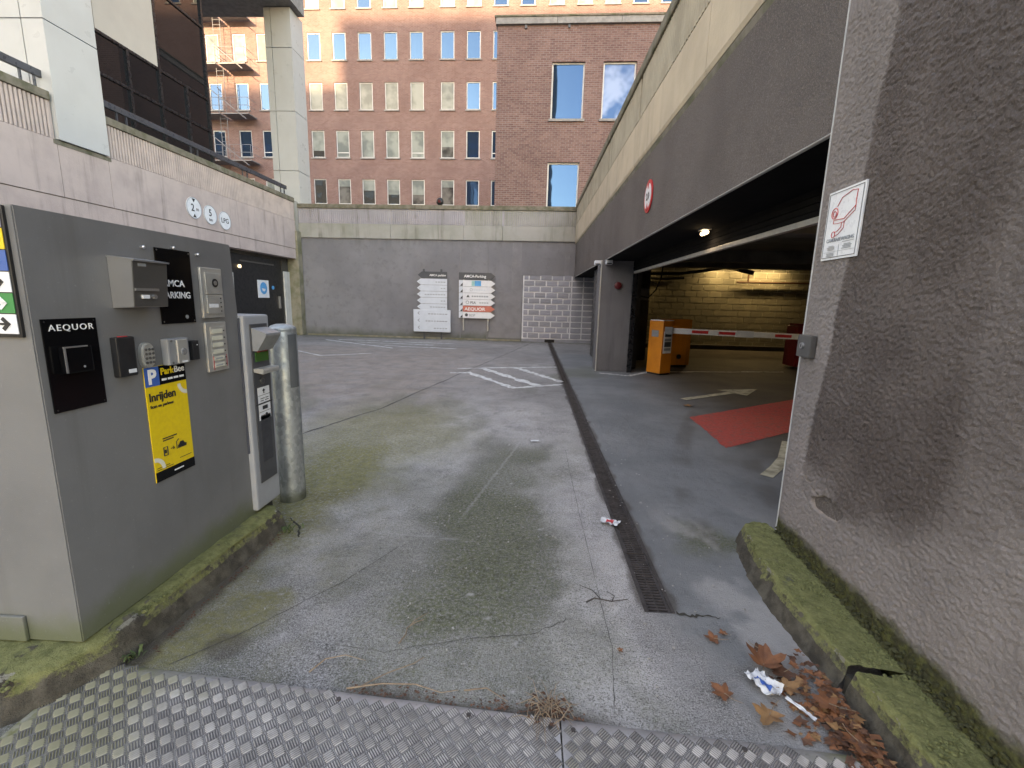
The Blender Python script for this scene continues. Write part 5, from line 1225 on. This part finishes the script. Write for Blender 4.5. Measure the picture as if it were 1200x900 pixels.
# ParkBee sign
t = cplate("parking_sign", "tall yellow parking sign with black header fixed low on the grey cabinet", "sign", 1.78, 2.005, .585, 1.088, .004, YELL, "plate", .0008)
x = CX + .0045
b = rect(B(), x, 1.855, 2.004, 1.005, 1.087); hd = b.build("header", SIGNBLK, t)
text("Park", .040, M("yellow lettering", (.80, .56, .02), rough=.5), hd, (x + .002, 1.862, 1.048), Y, Z, 'LEFT', .001)
text("Bee", .040, LETW, hd, (x + .002, 1.937, 1.048), Y, Z, 'LEFT', .0005)
for k in range(4): rect(B(), x + .0013, 1.866 + k * .033, 1.892 + k * .033, 1.021, 1.030, .0008).build("print", LETW, hd)
b = rect(B(), x, 1.781, 1.8545, 1.005, 1.087); pb = b.build("blue_square", BLUE, t)
text("P", .085, LETW, pb, (x + .002, 1.795, 1.017), Y, Z, 'LEFT', .003)
text("Inrijden", .050, LETB, t, (x + .0008, 1.79, .942), Y, Z, 'LEFT', .0012, sx=.95)
text("Scan en parkeer", .0185, LETB, t, (x + .0008, 1.792, .912), Y, Z, 'LEFT', .0003, sx=1.05)
for yy0, wd, zz, hh in ((1.836, .08, .765, .005), (1.836, .06, .755, .005), (1.79, .07, .645, .0025), (1.79, .09, .636, .0025), (1.92, .07, .652, .0025)): rect(B(), x, yy0, yy0 + wd, zz, zz + hh, .0008).build("print_line", LETB, t)
b = B(); fr_ = [(1.835, 1.855, .69, .73)]; b.tube([(x + .001, 1.835, .69), (x + .001, 1.855, .69), (x + .001, 1.855, .728), (x + .001, 1.835, .728), (x + .001, 1.835, .69)], .0022, 5); rect(b, x, 1.84, 1.85, .700, .716, .0008); b.build("phone_symbol", LETB, t)
b = B(); b.tube([(x + .001, 1.874, .712), (x + .001, 1.894, .712)], .0016, 5); b.tube([(x + .001, 1.887, .719), (x + .001, 1.894, .712), (x + .001, 1.887, .705)], .0016, 5); b.build("arrow", LETB, t)
b = B(); b.prism([(1.915, .70), (1.965, .70), (1.967, .712), (1.955, .716), (1.948, .728), (1.93, .728), (1.922, .716), (1.915, .712)], (x, 0, 0), Y, Z, X * .001); b.tube([(x + .001, 1.908, .70), (x + .001, 1.908, .733), (x + .001, 1.922, .743)], .0016, 5); b.build("car_symbol", LETB, t)
for (yc, zc, a0, a1, r_) in ((2.004, .995, math.pi * 1.02, math.pi * 1.48, .055), (1.781, .64, -.05, math.pi / 2, .055)):
    b = B(); P = [(yc + q * math.cos(a), zc + q * math.sin(a)) for q, rg in ((r_, np.linspace(a0, a1, 9)), (r_ - .018, np.linspace(a1, a0, 9))) for a in rg]; b.prism(P, (x, 0, 0), Y, Z, X * .001); b.build("white_arc", M("off white print", (.75, .72, .6), rough=.4), t)
b = rect(B(), x, 1.781, 2.004, .586, .63); ft = b.build("footer", SIGNBLK, t)
b = rect(B(), x + .0013, 1.88, 1.935, .605, .611, .0006); b.build("print", LETW, ft)
# arrow board on the face towards the street
t = thing("arrow_board", "coloured arrow board on the street face of the grey cabinet, cut by the picture edge", "direction sign", (-2.0, 1.388, 1.45))
b = B(); b.box(-2.35, -1.622, 1.380, 1.3885, 1.245, 1.648, .001); b.build("backing", BLACK, t)
FY = 1.378
for k, m_ in enumerate((WHITEP, GREEN, WHITEP, BLUE, YELL, PURP)):
    z0 = 1.256 + k * .0655
    b = B(); b.box(-2.34, -1.632, FY, 1.3802, z0, min(z0 + .062, 1.642)); bd_ = b.build("arrow_row", m_, t)
    am = {0: LETB, 1: LETW, 2: LETB, 3: LETW, 4: LETB, 5: LETW}[k]
    b = B(); xa, za = -1.68, z0 + .031
    b.obox((xa, FY - .0012, za), X, Y, Z, .048, .002, .007)
    b.prism([(0, 0), (-.022, .022), (-.030, .014), (-.016, 0), (-.030, -.014), (-.022, -.022)], (xa + .027, FY - .0002, za), X, Z, -Y * .002); b.build("arrow", am, bd_)
# ticket terminal
TX = -1.57
t = thing("ticket_terminal", "grey parking ticket terminal with slanted hood between cabinet and bollard", "ticket machine", (-1.7, 2.54, .13))
b = B(); b.box(-1.86, TX, 2.42, 2.66, .145, 1.285, .012); b.build("housing", M("pale grey enamel", (.32, .33, .355), (.28, .29, .31), rough=.4), t)
b = B(); b.box(-1.85, TX - .02, 2.413, 2.4195, .50, 1.27); b.build("side_panel", M("dark blue grey panel", (.06, .065, .085), rough=.4), t)
b = B(); b.box(TX + .0005, TX + .006, 2.465, 2.63, .30, 1.235, .002); fp = b.build("front_panel", M("charcoal panel", (.06, .062, .07), rough=.4), t)
b = B(); b.box(TX + .006, TX + .008, 2.467, 2.628, .768, .776); b.build("panel_gap", BLACK, fp)
b = B(); b.box(TX + .006, TX + .0075, 2.50, 2.60, .42, .70); b.build("speaker_panel", M("charcoal grille", (.045, .047, .055), rough=.55), fp)
b = B(); b.prism([(0, 1.215), (.085, 1.185), (.085, 1.172), (.03, 1.085), (0, 1.085)], (TX + .004, 2.475, 0), X, Z, Y * .15); b.build("hood", PLASTG, t)
b = B(); b.box(TX + .0062, TX + .012, 2.49, 2.615, 1.02, 1.075, .001); b.build("display", SCREEN, t)
b = B(); b.box(TX + .0062, TX + .02, 2.51, 2.59, 1.075, 1.09); b.build("display_lamp", REDM, t)
b = B(); b.prism([(0, .985), (.055, .985), (.06, .975), (.055, .955), (.0, .965)], (TX + .004, 2.47, 0), X, Z, Y * .16); b.build("ledge", ALU, t)
b = B(); b.cyl((TX + .006, 2.54, .905), (TX + .012, 2.54, .905), .019, 16); q = b.build("call_button", DSTEEL, t)
b = B(); b.cyl((TX + .012, 2.54, .905), (TX + .0135, 2.54, .905), .012, 14); b.build("button_face", DGREY, q)
b = B(); b.box(TX + .006, TX + .0075, 2.49, 2.605, .675 + .0, .868); lb = b.build("instruction_label", WHITEP, t)
b = B(); b.tube([(TX + .009, 2.545, .83), (TX + .009, 2.545, .855)], .003, 5); b.tube([(TX + .009, 2.535, .846), (TX + .009, 2.545, .856), (TX + .009, 2.555, .846)], .003, 5)
rect(b, TX + .0075, 2.525, 2.575, .735, .757); b.prism(circ(.012, 12, cx=2.56, cy=.70), (TX + .0075, 0, 0), Y, Z, X * .001); rect(b, TX + .0075, 2.505, 2.54, .695, .703)
for zz in (.82, .775, .722): rect(b, TX + .0075, 2.492, 2.603, zz, zz + .002)
for zz, a, c in ((.80, 2.51, 2.55), (.80, 2.56, 2.59), (.787, 2.51, 2.54), (.787, 2.555, 2.59)): rect(b, TX + .0075, a, c, zz, zz + .004)
b.build("print", LETB, lb)
b = B(); b.box(-1.82, TX - .04, 2.45, 2.63, .05, .146); b.build("foot", BLACK, t)
t = thing("bollard", "tall galvanised steel bollard with dark tape strip beside the ticket terminal", "bollard", (-1.635, 2.92, 0))
b = B(); b.lathe((-1.635, 2.92, 0), [(.085, -.01), (.085, 1.165), (.083, 1.172), (.085, 1.176), (.083, 1.19), (.07, 1.203), (.04, 1.213), (.005, 1.216)], 32); b.build("post", GALV, t, 45)
b = B(); P = []
for k in range(6):
    a = math.radians(-42 + k * 9); P += [(-1.635 + .0862 * math.cos(a), 2.92 + .0862 * math.sin(a), .80), (-1.635 + .0862 * math.cos(a), 2.92 + .0862 * math.sin(a), 1.15)]
b.add(P, [(2 * k, 2 * k + 2, 2 * k + 3, 2 * k + 1) for k in range(5)]); b.build("tape_strip", M("dark grey tape", (.10, .11, .12), rough=.6), t)

# ================================================================== litter and plants
def leaf(label, x, y, size, rot, mat, curl=.35, z=.014, folded=0.0, group="dead leaves by the mossy kerb"):
    lobes = 5; pts = []
    for k in range(lobes):
        a = math.radians(-118 + k * 59); L = (.78, .95, 1.1, .95, .78)[k] * random.uniform(.88, 1.1)
        for da, r in ((-25, .60), (-14, .80), (-8, .84), (0, 1.0), (8, .82), (14, .78), (25, .58)):
            q = a + math.radians(da + random.uniform(-3, 3)); rr = r * L * random.uniform(.93, 1.06); pts.append((rr * math.sin(q), rr * math.cos(q)))
    b = B(); ph = random.uniform(0, 6)
    def lift(u, v, f): 
        r = math.hypot(u, v); return size * (curl * .35 * r * r + .10 * r * math.sin(3 * math.atan2(u, v) + ph) + folded * abs(u))
    ca, sa = math.cos(rot), math.sin(rot); V = []
    for ring in (0.0, .5, 1.0):
        for (u, v) in (pts if ring else [(0, 0)]):
            uu, vv = u * ring, v * ring; V.append((x + size * (uu * ca - vv * sa), y + size * (uu * sa + vv * ca), z + lift(uu, vv, 0)))
    n = len(pts); F = [(0, 1 + k, 1 + (k + 1) % n) for k in range(n)] + [(1 + k, 1 + n + k, 1 + n + (k + 1) % n, 1 + (k + 1) % n) for k in range(n)]
    b.add(V, F); t = thing("dead_leaf", label, "leaf", (x, y, z), group); o = b.build("blade", mat, t, True)
    s = B(); s.tube([(x, y, z + .002), (x + size * .7 * sa * 1.0, y - size * .7 * ca, z + .006), (x + size * 1.15 * sa + .01, y - size * 1.15 * ca, z + .012)], .0016, 5, .001); s.build("stalk", TWIG, t)
    return t
leaf("russet dead leaf lying alone on the concrete left of the white paper", .745, 1.455, .052, .6, LEAFS[0], .3)
leaf("tan curled dead leaf on the concrete just above the tread plate", .865, 1.375, .062, 2.4, LEAFS[1], .6, folded=.3)
leaf("big russet dead leaf standing up beside the white paper", .955, 1.60, .088, -.5, LEAFS[0], .5, z=.02, folded=.5)
leaf("dark brown dead leaf overlapping the big russet leaf", 1.015, 1.565, .062, 2.0, LEAFS[2], .5, z=.02)
leaf("small orange dead leaf between the drain end and the leaf heap", .815, 1.735, .042, 1.2, LEAFS[0], .4)
leaf("tiny russet dead leaf further up the concrete near the kerb", .87, 1.77, .022, .3, LEAFS[0], .2)
leaf("flat brown leaf half way along the kerb foot", .98, 1.69, .045, 4.0, LEAFS[2], .25)
leaf("bright russet leaf on top of the leaf heap at the kerb", 1.075, 1.40, .058, 1.0, LEAFS[0], .4, z=.05)
leaf("dead leaf at the low end of the heap on the tread plate corner", 1.095, 1.27, .058, 3.6, LEAFS[0], .5, z=.035)
leaf("tan dead leaf buried in the heap beside the paper", .985, 1.49, .055, 5.0, LEAFS[1], .3, z=.025)
leaf("small orange leaf lying alone right of the twig on the concrete", .40, 1.64, .017, 5.0, LEAFS[0], .3, group="dead leaves out on the yard")
leaf("small tan leaf on the garage floor before the painted arrow", 2.25, 6.35, .10, 2.0, LEAFS[1], .3, group="dead leaves out on the yard")
rs = np.random.RandomState(3); b = B()
def frag(b, x, y, z, s, rs):
    a = rs.uniform(0, 6.28); n = rs.randint(7, 12); ti, tj = rs.uniform(-.3, .3, 2)
    P = []
    for k in range(n):
        q = a + 6.28 * k / n; r = s * (rs.uniform(.85, 1.25) if k % 2 else rs.uniform(.45, .75)); dx, dy = r * math.cos(q), r * math.sin(q) * .8; P.append((x + dx, y + dy, z + dx * ti + dy * tj + s * .3))
    b.add(P + [(x, y, z + s * rs.uniform(.1, .4))], [(k, (k + 1) % n, n) for k in range(n)])
heaps = [[], [], []]
hb = [B(), B(), B()]
for _ in range(420):
    f = rs.beta(2.6, 1.6); y = 1.72 - f * .62; wdt = .02 + .15 * math.sin(min(1, f * 1.25) * 2.6) ; x = 1.145 - abs(rs.normal(0, wdt * .55)) + (0 if y > 1.3 else .0)
    if x < .85: continue
    frag(hb[rs.choice(3, p=[.45, .15, .40])], x, y, .006 + max(0, .05 - (1.15 - x) * .32) * rs.uniform(.2, 1.0), rs.uniform(.006, .024), rs)
for k in range(3): struct(hb[k].build("leaf_litter", LEAFS[k]), "stuff")
b = B()
for _ in range(170):
    x = rs.uniform(-.62, .22); y = EDGE(x) + abs(rs.normal(0, .022)) ; frag(b, x, y, .008, rs.uniform(.003, .008), rs)
for _ in range(60): frag(b, rs.normal(.11, .05), rs.normal(1.345, .03), .02, rs.uniform(.004, .012), rs)
for _ in range(160): 
    y = rs.uniform(1.5, 2.45); frag(b, -1.455 + abs(rs.normal(0, .02)), y, .008, rs.uniform(.003, .008), rs)
struct(b.build("dirt_debris", LEAFS[2]), "stuff")
b = B()
for _ in range(320):
    x, y = rs.uniform(-1.4, 1.1), 1.42 + rs.beta(1, 1.6) * 4; s = rs.uniform(.0015, .005)
    b.obox((x, y, .011 + s * .3), Vector((math.cos(x * 99), math.sin(x * 99), 0)), Vector((-math.sin(x * 99), math.cos(x * 99), 0)), Z, s * 2, s * 1.4, s)
struct(b.build("gravel_grit", M("pale grit", (.36, .34, .32), (.2, .19, .18), rough=.9)), "stuff")
def twig(label, pts, r, mat, group="twigs on the concrete", br=()):
    t = thing("twig", label, "twig", pts[0], group); B().tube(pts, r, 6, r * .4).build("stem", mat, t)
    for q in br: B().tube(q, r * .7, 5, r * .3).build("branch", mat, t)
twig("pale curved twig lying on the green concrete strip", [(-.50, 1.61, .013), (-.485, 1.66, .016), (-.49, 1.70, .014), (-.46, 1.74, .013), (-.43, 1.755, .014)], .0035, TWIG, br=([(-.48, 1.715, .014), (-.47, 1.745, .016), (-.42, 1.80, .015)],))
twig("dark forked twig lying left of the drain end", [(.30, 1.93, .015), (.34, 1.955, .02), (.42, 1.94, .018), (.50, 1.965, .016)], .0045, TWIGD, br=([(.37, 1.95, .018), (.34, 2.02, .016), (.28, 2.06, .014)], [(.42, 1.94, .018), (.44, 1.985, .016), (.41, 2.02, .014)]))
for (lab, pts) in (("longest straw stalk along the tread plate edge", [(-.62, 1.375, .02), (-.5, 1.40, .024), (-.38, 1.41, .02), (-.28, 1.385, .016), (-.22, 1.40, .016)]), ("thin straw stalk rising from the plate edge towards the twig", [(-.58, 1.385, .018), (-.5, 1.45, .02), (-.41, 1.51, .016), (-.38, 1.545, .014)]), ("bent straw stalk left of the longest stalk", [(-.79, 1.44, .015), (-.75, 1.49, .03), (-.68, 1.515, .03), (-.6, 1.51, .015)]), ("short straw stalk right of the dirt at the plate edge", [(-.2, 1.40, .016), (-.12, 1.41, .022), (-.04, 1.365, .016)])):
    twig(lab, pts, .0032, TWIG, "straw stalks at the tread plate edge")
b = B(); rs = np.random.RandomState(8)
for k in range(46):
    a = rs.uniform(0, 6.28); L = rs.uniform(.03, .11); x, y = .10 + rs.normal(0, .03), 1.335 + rs.normal(0, .02); h = rs.uniform(.005, .05)
    b.tube([(x, y, .02), (x + L * .5 * math.cos(a), y + L * .5 * math.sin(a), .022 + h), (x + L * math.cos(a), y + L * math.sin(a), .02 + h * .5)], .0017, 4, .0007)
tag(b.build("dried_weed", TWIG), "dried tangled weed tuft at the joint of the two tread plates", "weed")
def weed(label, x, y, n, L, spread):
    t = thing("weed", label, "plant", (x, y, .01), "green weeds in the joints"); b = B(); rs2 = np.random.RandomState(int(abs(x) * 1000))
    for k in range(n):
        a = rs2.uniform(0, 6.28); l = L * rs2.uniform(.5, 1.1); d = Vector((math.cos(a), math.sin(a), 0)); s = Vector((-d.y, d.x, 0)); o = Vector((x + rs2.normal(0, spread), y + rs2.normal(0, spread), .006)); wv = l * .11
        V = [o - s * wv * .4, o + s * wv * .4]
        for f, hh, ww in ((.35, .42, 1.0), (.7, .62, .8), (1.0, .5, .1)): c = o + d * (l * f * .8) + Z * (l * hh); V += [c - s * wv * ww, c + s * wv * ww]
        b.add(V, [(0, 1, 3, 2), (2, 3, 5, 4), (4, 5, 7, 6)])
    b.build("leaves", WEED, t, True); s = B(); s.tube([(x, y, 0), (x, y, .02)], .003, 5); s.build("stem", WEED, t)
weed("small green weed at the plinth foot beside the tread plate", -1.50, 1.47, 18, .05, .018)
weed("low green weed at the foot of the ticket terminal", -1.42, 2.46, 30, .045, .03)
# raised moss cushions on kerb, plinth and wall foot
MOSS = M("cushion moss", (.165, .168, .064), (.10, .105, .036), rough=.95, scale=30, bump=.004, bscale=260)
MOSSD = M("dark wall moss", (.06, .06, .022), (.03, .03, .012), rough=.95, scale=30, bump=.004, bscale=260)
def cushions(name, pts, mat, rs):
    b = B()
    for (x, y, z, rr) in pts:
        n = 7; a0 = rs.uniform(0, 6.28); V = []
        for ring, zz in ((1.0, -.15), (.72, .38), (0, .6)):
            for k in range(n if ring else 1):
                a = a0 + 6.28 * k / n; q = rr * ring * rs.uniform(.75, 1.2); V.append((x + q * math.cos(a), y + q * math.sin(a), z + rr * zz * rs.uniform(.7, 1.2)))
        b.add(V, [(k, (k + 1) % n, n + (k + 1) % n, n + k) for k in range(n)] + [(n + k, n + (k + 1) % n, 2 * n) for k in range(n)])
    struct(b.build(name, mat, None, True), "stuff")
rs = np.random.RandomState(21); pk, pw = [], []
while len(pk) < 1500:
    y = rs.uniform(.95, 2.56); x0 = 1.215 + .0 * y; x1 = nwp(y)[0] - .004; x = rs.uniform(x0 + .01, x1)
    if 1.468 < y < 1.512 or (y > 2.3 and x < 1.22 + (y - 2.3) * .35): continue
    if fbm(x * 14, y * 14, 0, 3, 88) > .50 + rs.uniform(-.05, .08): pk.append((x, y, .119 + rs.uniform(-.002, .003), rs.uniform(.003, .0095)))
while len(pk) < 2300:
    if rs.rand() < .6: x, y = rs.uniform(-1.60, -1.535), rs.uniform(1.4, 2.5)
    else: x, y = rs.uniform(-2.3, -1.6), rs.uniform(1.17, 1.385)
    if x > -1.66 and y < 1.33: continue
    if fbm(x * 12, y * 12, 0, 3, 89) > .49 + rs.uniform(-.05, .08): pk.append((x, y, .116 + rs.uniform(-.002, .003), rs.uniform(.003, .009)))
cushions("moss_cushions", pk, MOSS, rs)
while len(pw) < 420:
    y = rs.uniform(1.0, 2.49); h = abs(rs.normal(0, .028)); p = nwp(y); pw.append((p[0] - .007 - rs.uniform(0, .006), y, .122 + h, rs.uniform(.004, .010) * (1.2 - h * 6 if h < .1 else .5)))
cushions("wall_foot_moss", pw, MOSSD, rs)
# litter pieces
def scrap(name, label, x, y, sx_, sy_, rot, mat, amp, seed, stripe=None, z=.014):
    t = thing(name, label, "litter", (x, y, z)); n = 16; g = np.linspace(-.5, .5, n); U, V = np.meshgrid(g, g, indexing='ij')
    edge = 1 - .35 * (fbm(U * 3 + 5, V * 3, 0, 3, seed)); uu, vv = U * sx_ * edge, V * sy_ * edge
    h = z + np.abs(fbm(U * 4, V * 4, 0, 3, seed + 1) - .5) * amp * 2
    ca, sa = math.cos(rot), math.sin(rot); P = np.stack([x + uu * ca - vv * sa, y + uu * sa + vv * ca, h], -1)
    grid_mesh("sheet", P, mat, t, None, None, False)
    if stripe:
        P2 = P[5:11, 3:13].copy(); P2[..., 2] += .0015; grid_mesh("print", P2, stripe, t, None, None, False)
scrap("red_wrapper", "crumpled red and white wrapper beside the drain grate", .545, 2.74, .15, .085, -.5, PAPER, .03, 5, REDS)
scrap("torn_paper", "torn white paper wrapper with blue print in the leaf heap", .905, 1.50, .09, .13, .5, PAPER, .04, 9, BLUE, .02)
scrap("paper_scrap", "small pale paper scrap lying flat on the yard concrete", .07, 4.42, .10, .05, .2, PAPER, .006, 13)
scrap("paper_tail", "narrow pale paper strip trailing from the torn wrapper", .985, 1.405, .018, .12, .55, PAPER, .01, 17, None, .02)

# ================================================================== unseen tower added behind the viewer to shade the yard
t = thing("shade_tower", "tall unseen block added behind the viewer to shade the yard", "building", (-60, -80, 0))
hl = [(x, x + 2.2, z, z + 1.9) for x in np.arange(-128, -8, 4.2) for z in np.arange(4, 50, 3.6)]
b = B(); b.box(-135, -61, -100, -80, 0, 53); b.box(-61, -2, -100, -80, 0, 57.2); b.build("wall", OFFICE, t)
b = B()
for a, c, d, e in hl: b.box(a, c, -80.0, -79.95, d, e)
b.build("window_bands", GL_DK, t)

for o in bpy.data.objects:
    if "_o" in o: del o["_o"]
